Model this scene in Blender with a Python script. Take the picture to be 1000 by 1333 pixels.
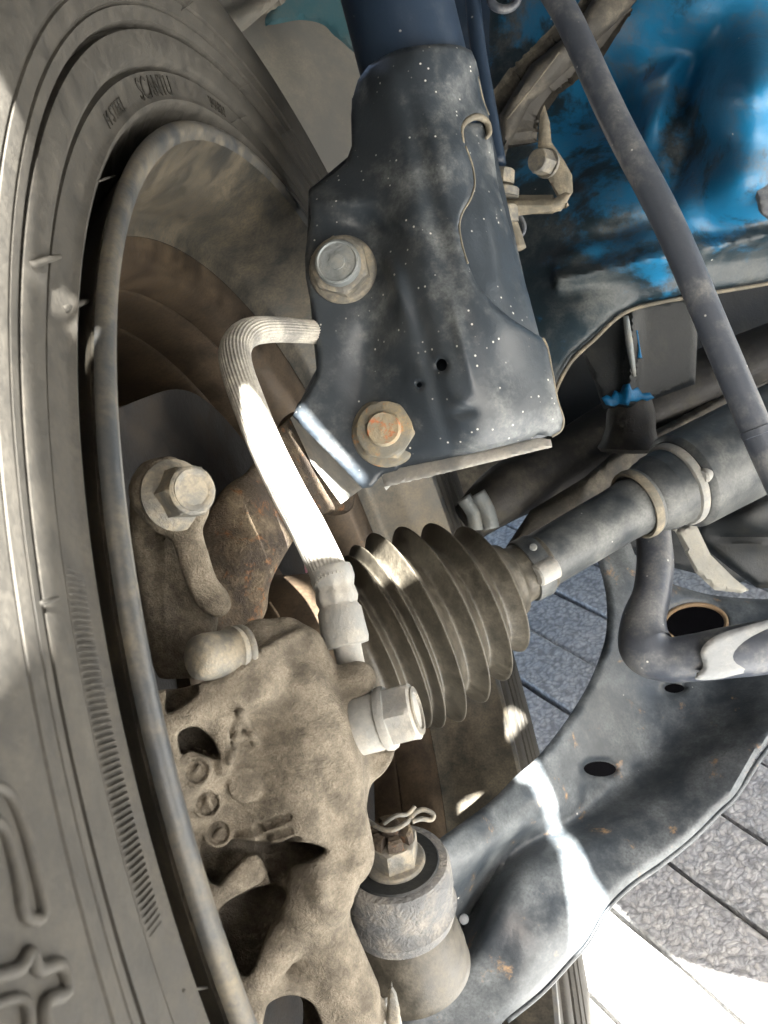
import bpy, math, time
import numpy as np
from mathutils import Matrix, Vector
from mathutils.geometry import delaunay_2d_cdt
T0 = time.time()
for o in list(bpy.data.objects): bpy.data.objects.remove(o)
scene = bpy.context.scene
COL = scene.collection
rng = np.random.default_rng(7)

# ------------------------------------------------------------------ frame of reference
# Everything is measured from the camera station (metres), then turned into a Z-up world whose
# X axis is the wheel's axle and whose ground plane is z = 0 under the tyre.
F = 1150.0
AX = np.array([.9317, .2918, .2165]); AX /= np.linalg.norm(AX)        # axle, pointing inboard
HUB = np.array([.00689, -.05072, -.32758])                            # centre of the inner rim lip
_a = np.array([-AX[1], AX[0], 0.]); _a /= np.linalg.norm(_a)
_b = np.cross(AX, _a)
_t = math.radians(30)
UP = math.cos(_t) * _a + math.sin(_t) * _b
RW = np.stack([AX, np.cross(UP, AX), UP])
CONTACT = HUB - .275 * UP
def W(p): return (np.asarray(p, float) - CONTACT) @ RW.T
def D(v): return RW @ np.asarray(v, float)
def P(px, py, d): return np.array([(px - 500) / F * d, (666.5 - py) / F * d, -d])
def unit(v): v = np.asarray(v, float); return v / np.linalg.norm(v)
def plane_d(px, py, off=0.):                                          # distance at which a ray meets the wheel's plane
    r = np.array([(px - 500) / F, (666.5 - py) / F, -1.]); return (HUB @ AX + off) / (r @ AX)
def ground_d(px, py, z=0.):
    r = np.array([(px - 500) / F, (666.5 - py) / F, -1.]); return (CONTACT @ UP + z) / (r @ UP)

# ------------------------------------------------------------------ camera
cam_data = bpy.data.cameras.new('camera'); cam = bpy.data.objects.new('camera', cam_data); COL.objects.link(cam)
cam_data.sensor_fit = 'VERTICAL'; cam_data.sensor_height = 24.; cam_data.lens = 24. * F / 1333.
cam_data.clip_start = .004; cam_data.clip_end = 100.
m4 = Matrix.Identity(4)
for i in range(3):
    for j in range(3): m4[i][j] = RW[i, j]
m4.translation = Vector(W([0, 0, 0])); cam.matrix_world = m4
cam_data.dof.use_dof = True; cam_data.dof.focus_distance = .30; cam_data.dof.aperture_fstop = 32.
scene.camera = cam

# ------------------------------------------------------------------ light
SUN = unit([.15, .45, .88])                                           # towards the sun, seen from the camera station
sw = D(SUN); elev = math.asin(sw[2]); azim = math.atan2(sw[0], sw[1])
world = bpy.data.worlds.new('World'); scene.world = world; world.use_nodes = True
wn = world.node_tree; bg = wn.nodes['Background']
sky = wn.nodes.new('ShaderNodeTexSky'); sky.sky_type = 'NISHITA'; sky.sun_disc = False
sky.sun_elevation = elev; sky.sun_rotation = azim; sky.dust_density = 4.; sky.ozone_density = .4
wn.links.new(sky.outputs[0], bg.inputs[0]); bg.inputs[1].default_value = .05
sd = bpy.data.lights.new('sun', 'SUN'); sd.energy = 5.; sd.angle = math.radians(.5); sd.color = (1, .95, .87)
sun = bpy.data.objects.new('sun', sd); COL.objects.link(sun)
sun.rotation_euler = Vector(sw).to_track_quat('Z', 'Y').to_euler()
scene.view_settings.view_transform = 'Standard'; scene.view_settings.look = 'None'
scene.view_settings.exposure = 4.3; scene.view_settings.gamma = 1

# ------------------------------------------------------------------ materials
def mat(name, base, dust=(.42, .36, .27), amt=.3, scale=40., rough=.5, metal=0., rust=0., rustcol=(.23, .09, .03),
        bump=.25, specks=0., fine=900., updust=.25, bscale=260., spec=.5, streak=None, cast=0.,
        base2=None, b2scale=18., b2amt=.5, bias=None, speck_scale=330., soft=0., paint=None):
    m = bpy.data.materials.new(name); m.use_nodes = True; nt = m.node_tree; N = nt.nodes; L = nt.links
    bs = N['Principled BSDF']; tc = N.new('ShaderNodeTexCoord'); vec = tc.outputs['Object']
    if streak:
        mp = N.new('ShaderNodeMapping'); mp.inputs['Scale'].default_value = streak; L.new(vec, mp.inputs[0]); vec = mp.outputs[0]
    def noise(s, det=6, ro=.6, v=None, dist=0.):
        n = N.new('ShaderNodeTexNoise'); n.inputs['Scale'].default_value = s; n.inputs['Detail'].default_value = det
        n.inputs['Roughness'].default_value = ro; n.inputs['Distortion'].default_value = dist; L.new(v or vec, n.inputs['Vector']); return n.outputs['Fac']
    def ramp(f, a, b, va=0., vb=1.):
        r = N.new('ShaderNodeMapRange'); r.interpolation_type = 'SMOOTHSTEP'; L.new(f, r.inputs[0])
        for k, v in zip((1, 2, 3, 4), (a, b, va, vb)): r.inputs[k].default_value = v
        return r.outputs[0]
    def mixc(f, a, b):
        x = N.new('ShaderNodeMix'); x.data_type = 'RGBA'
        if isinstance(f, float): x.inputs[0].default_value = f
        else: L.new(f, x.inputs[0])
        for k, v in ((6, a), (7, b)):
            if isinstance(v, tuple): x.inputs[k].default_value = (*v, 1)
            else: L.new(v, x.inputs[k])
        return x.outputs[2]
    def mth(op, a, b):
        x = N.new('ShaderNodeMath'); x.operation = op; x.use_clamp = False
        for k, v in ((0, a), (1, b)):
            if isinstance(v, (int, float)): x.inputs[k].default_value = v
            else: L.new(v, x.inputs[k])
        return x.outputs[0]
    col = base
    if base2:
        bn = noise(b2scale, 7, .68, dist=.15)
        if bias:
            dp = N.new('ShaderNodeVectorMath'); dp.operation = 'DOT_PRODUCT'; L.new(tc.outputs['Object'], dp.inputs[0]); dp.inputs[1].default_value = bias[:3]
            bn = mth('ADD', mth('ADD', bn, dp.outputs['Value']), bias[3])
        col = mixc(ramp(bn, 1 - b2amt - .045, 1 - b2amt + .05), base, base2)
    n1 = noise(scale, 8, .68); n2 = noise(fine, 3, .6)
    d = ramp(n1, .62 - amt * .5 - soft, .95 - amt * .5 + soft)
    if updust:
        g = N.new('ShaderNodeNewGeometry'); sp = N.new('ShaderNodeSeparateXYZ'); L.new(g.outputs['Normal'], sp.inputs[0])
        d = mth('ADD', d, mth('MULTIPLY', ramp(sp.outputs[2], .1, 1.), updust))
    d = mth('MULTIPLY', d, ramp(n2, .2, .7, .55, 1.2))
    cl = N.new('ShaderNodeClamp'); L.new(d, cl.inputs[0]); d = cl.outputs[0]
    col = mixc(d, col, dust)
    if rust:
        rn = ramp(noise(scale * 1.7, 8, .7, dist=.3), .73 - rust * .42, .84 - rust * .34)
        rc = mixc(noise(fine * .3, 4, .7), rustcol, tuple(min(1, c * 2.6) for c in rustcol)); col = mixc(rn, col, rc)
    if specks:
        v = N.new('ShaderNodeTexVoronoi'); v.inputs['Scale'].default_value = speck_scale; v.inputs['Randomness'].default_value = 1.; L.new(tc.outputs['Object'], v.inputs['Vector'])
        s1 = ramp(v.outputs['Distance'], .08, .22, 1., 0.)
        s2 = ramp(noise(60., 3, .6, tc.outputs['Object']), .60 - specks * .3, .66 - specks * .3)
        pick = N.new('ShaderNodeSeparateColor'); L.new(v.outputs['Color'], pick.inputs[0])
        s3 = ramp(pick.outputs[0], 1 - specks * .5, 1.02 - specks * .5)
        col = mixc(mth('MULTIPLY', mth('MULTIPLY', s1, s2), s3), col, (.62, .62, .58))
    L.new(col, bs.inputs['Base Color'])
    r = mth('ADD', mth('MULTIPLY', d, .35), rough); r = mth('ADD', r, mth('MULTIPLY', n1, .18)); L.new(r, bs.inputs['Roughness'])
    bs.inputs['Metallic'].default_value = metal; bs.inputs['Specular IOR Level'].default_value = spec
    h = mth('ADD', mth('MULTIPLY', noise(bscale, 6, .65), .6), mth('MULTIPLY', n2, .25))
    if cast:
        v = N.new('ShaderNodeTexVoronoi'); v.feature = 'SMOOTH_F1'; v.inputs['Scale'].default_value = bscale * 2.2
        nn = N.new('ShaderNodeTexNoise'); nn.inputs['Scale'].default_value = 120.; L.new(vec, nn.inputs['Vector'])
        vm = N.new('ShaderNodeVectorMath'); vm.operation = 'MULTIPLY_ADD'; L.new(nn.outputs['Color'], vm.inputs[0])
        vm.inputs[1].default_value = (.012, .012, .012); L.new(vec, vm.inputs[2]); L.new(vm.outputs[0], v.inputs['Vector'])
        h = mth('ADD', h, mth('MULTIPLY', v.outputs['Distance'], cast))
    b = N.new('ShaderNodeBump'); b.inputs['Strength'].default_value = min(1., bump * 2); b.inputs['Distance'].default_value = .0012
    L.new(h, b.inputs['Height']); L.new(b.outputs[0], bs.inputs['Normal'])
    return m

TAN = (.40, .34, .25)
M = {}
M['strut'] = mat('dusty_black_paint', (.034, .044, .056), dust=(.25, .265, .265), amt=.27, soft=.02, scale=40, rough=.22, specks=.5, bump=.10, updust=.06, speck_scale=420)
M['tube'] = mat('strut_tube_paint', (.018, .034, .062), dust=(.10, .12, .14), amt=.22, scale=30, rough=.33, specks=.3, bump=.1, updust=.05)
M['edge'] = mat('bare_dusty_edge', (.13, .12, .095), dust=(.30, .26, .19), amt=.45, scale=120, rough=.6, rust=.18, bump=.3, updust=.1)
M['arm'] = mat('arm_paint', (.026, .034, .043), dust=(.20, .22, .23), amt=.36, soft=.12, scale=40, rough=.24, specks=.12, rust=.31, rustcol=(.20, .125, .06), bump=.10, updust=.0)
M['cast'] = mat('dusty_cast_iron', (.085, .074, .058), dust=(.30, .265, .21), amt=.50, scale=150, rough=.75, rust=.10, rustcol=(.14, .08, .04), bump=.5, bscale=760, fine=2200, updust=.12, spec=.3, cast=.2, soft=.10)
M['knuckle'] = mat('rusty_knuckle', (.050, .040, .032), dust=(.20, .16, .11), amt=.40, scale=90, rough=.75, rust=.42, rustcol=(.115, .055, .024), bump=.5, bscale=600, cast=.25, spec=.3)
M['bolt'] = mat('dusty_bolt', (.15, .15, .14), dust=(.38, .34, .265), amt=.48, scale=160, rough=.5, bump=.4, metal=.3, updust=.15)
M['bolt_grey'] = mat('zinc_bolt', (.22, .245, .255), dust=(.36, .36, .33), amt=.4, scale=120, rough=.42, bump=.4, metal=.45, updust=.1)
M['rust'] = mat('rusted_bolt', (.30, .27, .20), dust=(.36, .28, .17), amt=.5, scale=140, rough=.8, rust=.55, rustcol=(.26, .085, .035), bump=.5, updust=.1)
M['rusty_washer'] = mat('rust_ringed_washer', (.17, .17, .15), dust=(.33, .27, .17), amt=.45, scale=120, rough=.6, rust=.4, rustcol=(.26, .12, .04), bump=.3)
M['rubber'] = mat('tyre_rubber', (.018, .018, .017), dust=(.078, .072, .060), amt=.48, scale=140, rough=.50, bump=.12, updust=.10, bscale=500, spec=.4, soft=.35)
M['rim'] = mat('worn_rim_paint', (.030, .036, .040), dust=(.24, .20, .14), amt=.36, scale=70, soft=.32, rough=.20, rust=.10, rustcol=(.20, .10, .04), bump=.06, updust=.05, metal=.55)
M['barrel'] = mat('brown_rim_barrel', (.035, .028, .023), dust=(.17, .125, .08), amt=.36, scale=70, soft=.30, rough=.20, rust=.22, rustcol=(.15, .08, .03), bump=.06, updust=.0, metal=.55)
M['boot'] = mat('boot_rubber', (.018, .017, .014), dust=(.15, .135, .105), amt=.40, scale=170, rough=.27, bump=.12, updust=.0, soft=.30)
M['shaft'] = mat('shaft_paint', (.030, .036, .042), dust=(.20, .205, .195), amt=.34, soft=.12, scale=44, rough=.24, bump=.10, updust=.0, specks=.15)
M['hose'] = mat('grey_hose', (.20, .20, .19), dust=(.50, .48, .43), amt=.55, scale=60, rough=.75, bump=.2, updust=.2, spec=.25)
M['fitting'] = mat('zinc_fitting', (.26, .27, .265), dust=(.42, .40, .36), amt=.5, scale=90, rough=.65, bump=.3, updust=.15, metal=.1)
M['joint'] = mat('grey_cast_joint', (.11, .115, .12), dust=(.28, .265, .235), amt=.42, scale=100, rough=.65, bump=.6, bscale=420, rust=.16, rustcol=(.18, .09, .04), updust=.15, cast=.3)
M['darkrubber'] = mat('dark_dust_boot', (.014, .013, .012), dust=(.07, .064, .052), amt=.40, scale=90, rough=.45, bump=.2, updust=.08)
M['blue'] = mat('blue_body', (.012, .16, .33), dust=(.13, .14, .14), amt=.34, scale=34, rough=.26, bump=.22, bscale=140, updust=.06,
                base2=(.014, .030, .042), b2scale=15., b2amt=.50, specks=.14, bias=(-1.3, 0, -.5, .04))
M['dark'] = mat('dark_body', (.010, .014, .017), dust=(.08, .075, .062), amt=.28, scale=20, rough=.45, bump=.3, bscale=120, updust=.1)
M['bluepaint'] = mat('blue_drip', (.004, .13, .30), dust=(.03, .06, .09), amt=.3, rough=.4, bump=.3, updust=0)
M['liner'] = mat('grey_liner', (.16, .16, .15), dust=(.27, .25, .21), amt=.5, scale=16, rough=.75, bump=.12, updust=.15)
M['liner_blue'] = mat('blue_grey_fender', (.05, .16, .20), dust=(.16, .2, .2), amt=.4, scale=14, rough=.6, bump=.1)
M['beam'] = mat('dusty_beam', (.05, .047, .042), dust=(.20, .18, .145), amt=.40, scale=60, rough=.6, bump=.3, updust=.1)
M['rod'] = mat('grey_rod', (.06, .07, .09), dust=(.25, .25, .24), amt=.34, scale=50, rough=.24, specks=.3, bump=.1, updust=.1)
M['blocker'] = mat('blocker_plastic', (.03, .03, .03), dust=(.06, .06, .055), amt=.2, rough=.6)  # only for the added panels that block light around the wheel house

def paver_mat():
    m = bpy.data.materials.new('exposed_aggregate'); m.use_nodes = True; N = m.node_tree.nodes; L = m.node_tree.links
    bs = N['Principled BSDF']; tc = N.new('ShaderNodeTexCoord'); g = N.new('ShaderNodeNewGeometry')
    nz = N.new('ShaderNodeTexNoise'); nz.inputs['Scale'].default_value = 90; nz.inputs['Detail'].default_value = 5; L.new(g.outputs['Position'], nz.inputs['Vector'])
    vm = N.new('ShaderNodeVectorMath'); vm.operation = 'MULTIPLY_ADD'; L.new(nz.outputs['Color'], vm.inputs[0]); vm.inputs[1].default_value = (.012,) * 3; L.new(g.outputs['Position'], vm.inputs[2])
    v = N.new('ShaderNodeTexVoronoi'); v.inputs['Scale'].default_value = 300; L.new(vm.outputs[0], v.inputs['Vector'])
    v2 = N.new('ShaderNodeTexVoronoi'); v2.inputs['Scale'].default_value = 700; L.new(vm.outputs[0], v2.inputs['Vector'])
    sc = N.new('ShaderNodeSeparateColor'); L.new(v.outputs['Color'], sc.inputs[0])
    r = N.new('ShaderNodeValToRGB'); e = r.color_ramp.elements; e[0].color = (.24, .25, .27, 1); e[1].color = (.60, .60, .58, 1)
    x = e.new(.45); x.color = (.36, .37, .39, 1); x = e.new(.8); x.color = (.46, .45, .43, 1); L.new(sc.outputs[0], r.inputs[0])
    n2 = N.new('ShaderNodeTexNoise'); n2.inputs['Scale'].default_value = 700; n2.inputs['Detail'].default_value = 4; L.new(g.outputs['Position'], n2.inputs['Vector'])
    mx = N.new('ShaderNodeMix'); mx.data_type = 'RGBA'; mx.inputs[7].default_value = (.46, .47, .47, 1); L.new(r.outputs[0], mx.inputs[6]); L.new(n2.outputs['Fac'], mx.inputs[0])
    mr = N.new('ShaderNodeMapRange'); mr.inputs[1].default_value = .3; mr.inputs[2].default_value = .75; mr.inputs[3].default_value = 1.25; mr.inputs[4].default_value = .35
    L.new(v.outputs['Distance'], mr.inputs[0])
    mul = N.new('ShaderNodeMix'); mul.data_type = 'RGBA'; mul.blend_type = 'MULTIPLY'; mul.inputs[0].default_value = .55; L.new(mx.outputs[2], mul.inputs[6]); L.new(mr.outputs[0], mul.inputs[7])
    L.new(mul.outputs[2], bs.inputs['Base Color']); bs.inputs['Roughness'].default_value = .8
    h = N.new('ShaderNodeMath'); h.operation = 'MULTIPLY_ADD'; L.new(v2.outputs['Distance'], h.inputs[0]); h.inputs[1].default_value = .4; L.new(v.outputs['Distance'], h.inputs[2])
    h2 = N.new('ShaderNodeMath'); h2.operation = 'MULTIPLY_ADD'; L.new(n2.outputs['Fac'], h2.inputs[0]); h2.inputs[1].default_value = -.5; L.new(h.outputs[0], h2.inputs[2])
    b = N.new('ShaderNodeBump'); b.invert = True; b.inputs['Strength'].default_value = .6; b.inputs['Distance'].default_value = .0009; L.new(h2.outputs[0], b.inputs['Height'])
    L.new(b.outputs[0], bs.inputs['Normal']); return m
M['paver'] = paver_mat()

# ------------------------------------------------------------------ scene graph helpers
ABS = {}
def props(o, label=None, cat=None, group=None, kind=None):
    if label: o['label'] = label
    if cat: o['category'] = cat
    if group: o['group'] = group
    if kind: o['kind'] = kind
def thing(name, label, cat, at, group=None):
    o = bpy.data.objects.new(name, None); COL.objects.link(o); w = W(at); o.location = w; o.empty_display_size = .02
    ABS[o.name] = w; props(o, label, cat, group); return o
def mk(name, V, Fc, material, parent=None, sharp=35, label=None, at=None, world_coords=False, kind=None, cat=None, radial=0):
    V = np.asarray(V, float); V = V if world_coords else W(V)
    if parent is None: org = np.array([V[:, 0].mean(), V[:, 1].mean(), V[:, 2].min()]) if at is None else at
    else: org = ABS[parent.name]
    me = bpy.data.meshes.new(name); me.from_pydata((V - org).tolist(), [], [list(map(int, f)) for f in Fc]); me.update()
    o = bpy.data.objects.new(name, me); COL.objects.link(o)
    if parent is None: o.location = org
    else: o.parent = parent
    ABS[o.name] = org
    me.materials.append(material if not isinstance(material, str) else M[material])
    if sharp is not None or len(Fc) < 60000:
        import bmesh
        bm = bmesh.new(); bm.from_mesh(me); op = any(len(e.link_faces) == 1 for e in bm.edges)
        bmesh.ops.recalc_face_normals(bm, faces=bm.faces)
        if radial == 2:                                   # must face inboard, along the axle
            if sum(f.calc_area() * f.normal.x for f in bm.faces) < 0: bmesh.ops.reverse_faces(bm, faces=bm.faces)
        elif radial:
            hw_ = Vector(W(HUB) - org); sg = 0
            for f in bm.faces:
                q_ = f.calc_center_median() - hw_; q_.x = 0; sg += f.calc_area() * f.normal.dot(q_.normalized())
            if sg * radial < 0: bmesh.ops.reverse_faces(bm, faces=bm.faces)
        elif op:                                            # an open skin faces the side it is looked at from
            cw = Vector(W([0, 0, 0]) - org); sg = sum(f.calc_area() * f.normal.dot((cw - f.calc_center_median()).normalized()) for f in bm.faces)
            if sg < 0: bmesh.ops.reverse_faces(bm, faces=bm.faces)
        bm.to_mesh(me); bm.free()
    me.polygons.foreach_set('use_smooth', [True] * len(me.polygons))
    if sharp: me.set_sharp_from_angle(angle=math.radians(sharp))
    props(o, label, cat, None, kind); return o

def frame(a):
    a = unit(a); u = np.cross(a, [0, 0, 1.] if abs(a[2]) < .9 else [1., 0, 0]); u = unit(u); return a, u, np.cross(a, u)
def catmull(pts, n=8, closed=False):
    p = np.asarray(pts, float); m = len(p); out = []
    rngi = range(m) if closed else range(m - 1)
    for i in rngi:
        g = (lambda k: p[k % m]) if closed else (lambda k: p[min(max(k, 0), m - 1)])
        a, b, c, d = g(i - 1), g(i), g(i + 1), g(i + 2)
        for t in np.arange(n) / n:
            out.append(.5 * ((2 * b) + (c - a) * t + (2 * a - 5 * b + 4 * c - d) * t * t + (3 * b - a - 3 * c + d) * t ** 3))
    if not closed: out.append(p[-1])
    return np.array(out)
def tube(pts, rad, seg=24, ribs=0, ribh=0., n=8, flat=None, smooth=True, cap=True):
    """swept round section; rad scalar or list (per control point); flat = list of (width, height) factors"""
    pts = np.asarray(pts, float); rad = np.full(len(pts), rad) if np.isscalar(rad) else np.asarray(rad, float)
    fl = np.ones((len(pts), 2)) if flat is None else np.asarray(flat, float)
    data = np.concatenate([pts, rad[:, None], fl], 1); data = catmull(data, n) if smooth else data
    p, r, fl = data[:, :3], data[:, 3], data[:, 4:]
    tg = np.gradient(p, axis=0); tg /= np.linalg.norm(tg, axis=1)[:, None]
    _, u, _ = frame(tg[0]); V = []
    ph = np.arange(seg) / seg * 2 * np.pi
    for i in range(len(p)):
        u = unit(u - tg[i] * (u @ tg[i])); v = np.cross(tg[i], u)
        rr = r[i] * (1 + ribh * np.cos(ribs * ph)) if ribs else np.full(seg, r[i])
        V.append(p[i] + (rr * np.cos(ph) * fl[i, 0])[:, None] * u + (rr * np.sin(ph) * fl[i, 1])[:, None] * v)
    V = np.concatenate(V); Fc = []
    m = len(p)
    for i in range(m - 1):
        for j in range(seg):
            a, b = i * seg + j, i * seg + (j + 1) % seg; Fc.append((a, b, b + seg, a + seg))
    if cap: Fc.append(tuple(range(seg))[::-1]); Fc.append(tuple((m - 1) * seg + j for j in range(seg)))
    return V, Fc
def lathe(o, a, prof, seg=64, rf=None, a0=0., a1=2 * math.pi, u=None, closed=False):
    a = unit(a)
    if u is None: _, u, v = frame(a)
    else: u = unit(np.asarray(u) - a * (a @ u)); v = np.cross(a, u)
    full = abs(a1 - a0 - 2 * math.pi) < 1e-6
    ns = seg if full else seg + 1
    ph = a0 + (a1 - a0) * np.arange(ns) / seg
    V = []
    for (t, r) in prof:
        rr = rf(t, r, ph) if rf else np.full(ns, r)
        V.append(o + a * t + (rr * np.cos(ph))[:, None] * u + (rr * np.sin(ph))[:, None] * v)
    V = np.concatenate(V); Fc = []; m = len(prof)
    for i in range(m if closed else m - 1):
        for j in range(ns if full else ns - 1):
            k = (j + 1) % ns; i2 = (i + 1) % m
            Fc.append((i * ns + j, i * ns + k, i2 * ns + k, i2 * ns + j))
    return V, Fc
def join(*vf):
    V, Fc, n = [], [], 0
    for v, f in vf: V.append(v); Fc += [tuple(i + n for i in x) for x in f]; n += len(v)
    return np.concatenate(V), Fc
def hexa(o, a, ap, h, ch=.12, seg=60, rot=0., top=True):
    """hexagon head, apothem ap, height h, with the chamfer turned on its corners"""
    def rf(t, r, ph):
        if r < 0: return np.full(len(ph), -r)
        q = (ph + rot + math.pi / 6) % (math.pi / 3) - math.pi / 6
        return r / np.cos(q)
    pr = [(0, -1e-5), (0, ap), (h * (1 - ch * 1.6), ap), (h * (1 - ch * .5), -ap * 1.03), (h, -ap * .93), (h, -1e-5)]
    def rf2(t, r, ph):
        if r < 0: return np.full(len(ph), -r)
        return np.minimum(rf(t, r, ph), 1e9)
    return lathe(o, a, pr, seg, rf2)
def disc(o, a, r, h, bev=.15, seg=48):
    b = h * bev
    return lathe(o, a, [(0, 1e-5), (0, r), (h - b, r), (h - b * .3, r - b * .4), (h, r - b), (h, 1e-5)], seg)

# thin-plate spline of measured depths
def tps(ctrl, reg=1e-4):
    c = np.asarray(ctrl, float); x = c[:, :2] / 1000.; n = len(x)
    def U(r2): return np.where(r2 > 1e-12, .5 * r2 * np.log(np.maximum(r2, 1e-12)), 0)
    K = U(((x[:, None] - x[None]) ** 2).sum(2)) + reg * np.eye(n); Pm = np.c_[np.ones(n), x]
    A = np.block([[K, Pm], [Pm.T, np.zeros((3, 3))]]); s = np.linalg.solve(A, np.r_[c[:, 2], 0, 0, 0])
    def f(q):
        q = np.asarray(q, float) / 1000.
        out = np.zeros(len(q))
        for i in range(0, len(q), 20000):
            k = q[i:i + 20000]; out[i:i + 20000] = U(((k[:, None] - x[None]) ** 2).sum(2)) @ s[:n] + s[n] + k @ s[n + 1:]
        return out
    return f
def pip(q, poly):
    x, y = q[:, 0], q[:, 1]; ins = np.zeros(len(q), bool); n = len(poly)
    for i in range(n):
        x1, y1 = poly[i]; x2, y2 = poly[(i + 1) % n]
        if y1 == y2: continue
        c = ((y1 > y) != (y2 > y)) & (x < (x2 - x1) * (y - y1) / (y2 - y1) + x1); ins ^= c
    return ins
def pdist(q, poly, closed=True):
    n = len(poly); best = np.full(len(q), 1e9)
    for i in range(n if closed else n - 1):
        a = poly[i]; b = poly[(i + 1) % n]; ab = b - a; L2 = ab @ ab + 1e-12
        t = np.clip(((q - a) @ ab) / L2, 0, 1); best = np.minimum(best, np.hypot(*(q - a - t[:, None] * ab).T))
    return best
def resample(poly, step):
    out = []
    for i in range(len(poly)):
        a, b = poly[i], poly[(i + 1) % len(poly)]; k = max(1, int(round(np.hypot(*(b - a)) / step)))
        for j in range(k): out.append(a + (b - a) * j / k)
    return np.array(out)
def tri2d(outline, holes=(), step=5., inset=.55):
    """triangulated region: resampled boundary plus a hexagonal grid inside"""
    loops = [resample(np.asarray(outline, float), step)] + [resample(np.asarray(h, float), step * .6) for h in holes]
    pts = []; ed = []
    for l in loops:
        n0 = len(pts); pts += list(l); ed += [(n0 + i, n0 + (i + 1) % len(l)) for i in range(len(l))]
    lo, hi = loops[0].min(0), loops[0].max(0)
    ys = np.arange(lo[1], hi[1], step * .87); g = []
    for k, y in enumerate(ys):
        xs = np.arange(lo[0] + (k % 2) * step / 2, hi[0], step); g.append(np.c_[xs, np.full(len(xs), y)])
    g = np.concatenate(g); ok = pip(g, loops[0]) & (pdist(g, loops[0]) > step * inset)
    for h in loops[1:]: ok &= ~pip(g, h) & (pdist(g, h) > step * .4)
    g = g[ok]; allp = np.concatenate([np.array(pts), g])
    r = delaunay_2d_cdt([Vector(p) for p in allp], ed, [], 0, 1e-5)
    v = np.array([tuple(p) for p in r[0]]); f = np.array([t for t in r[2] if len(t) == 3])
    c = v[f].mean(1); ok = pip(c, loops[0])
    for h in loops[1:]: ok &= ~pip(c, h)
    return v, f[ok], loops
def sheet(outline, depth, th=.0025, step=5., holes=(), bevel=0., bev_m=.0012, smooth_outline=False, feat=None):
    """pressed sheet-metal part: front skin at the measured depths, rolled edge, real thickness behind"""
    ol = np.asarray(outline, float)
    if smooth_outline: ol = catmull(ol, 6, True)
    v, f, loops = tri2d(ol, holes, step)
    d = depth(v) if callable(depth) else np.full(len(v), float(depth))
    if feat is not None: d = d + feat(v)
    if bevel:
        e = np.full(len(v), 1e9)
        for l in loops: e = np.minimum(e, pdist(v, l))
        t = np.clip(e / bevel, 0, 1); d = d + bev_m * (1 - np.sqrt(np.clip(1 - (1 - t) ** 2, 0, 1)))
    fr = np.c_[(v[:, 0] - 500) / F * d, (666.5 - v[:, 1]) / F * d, -d]
    # vertex normals for an even thickness
    a, b, c = fr[f[:, 0]], fr[f[:, 1]], fr[f[:, 2]]; nn = np.cross(b - a, c - a); N = np.zeros_like(fr)
    for k in range(3): np.add.at(N, f[:, k], nn)
    N /= np.linalg.norm(N, axis=1)[:, None] + 1e-12
    if (N * fr).sum() > 0: N = -N
    bk = fr - N * th - unit([0, 0, 1]) * 0
    n = len(v); fs = [tuple(t) for t in f] ; fs += [(t[2] + n, t[1] + n, t[0] + n) for t in f]
    from collections import Counter
    cnt = Counter(); orient = {}
    for t in f:
        for i in range(3):
            e_ = (t[i], t[(i + 1) % 3]); k = tuple(sorted(e_)); cnt[k] += 1; orient[k] = e_
    for k, c_ in cnt.items():
        if c_ == 1: i, j = orient[k]; fs.append((j, i, i + n, j + n))
    return np.concatenate([fr, bk]), fs
def ell(cx, cy, rx, ry, ang=0., n=20):
    t = np.arange(n) / n * 2 * np.pi; c, s = math.cos(math.radians(ang)), math.sin(math.radians(ang))
    x, y = rx * np.cos(t), ry * np.sin(t); return np.c_[cx + c * x - s * y, cy + s * x + c * y]

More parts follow.
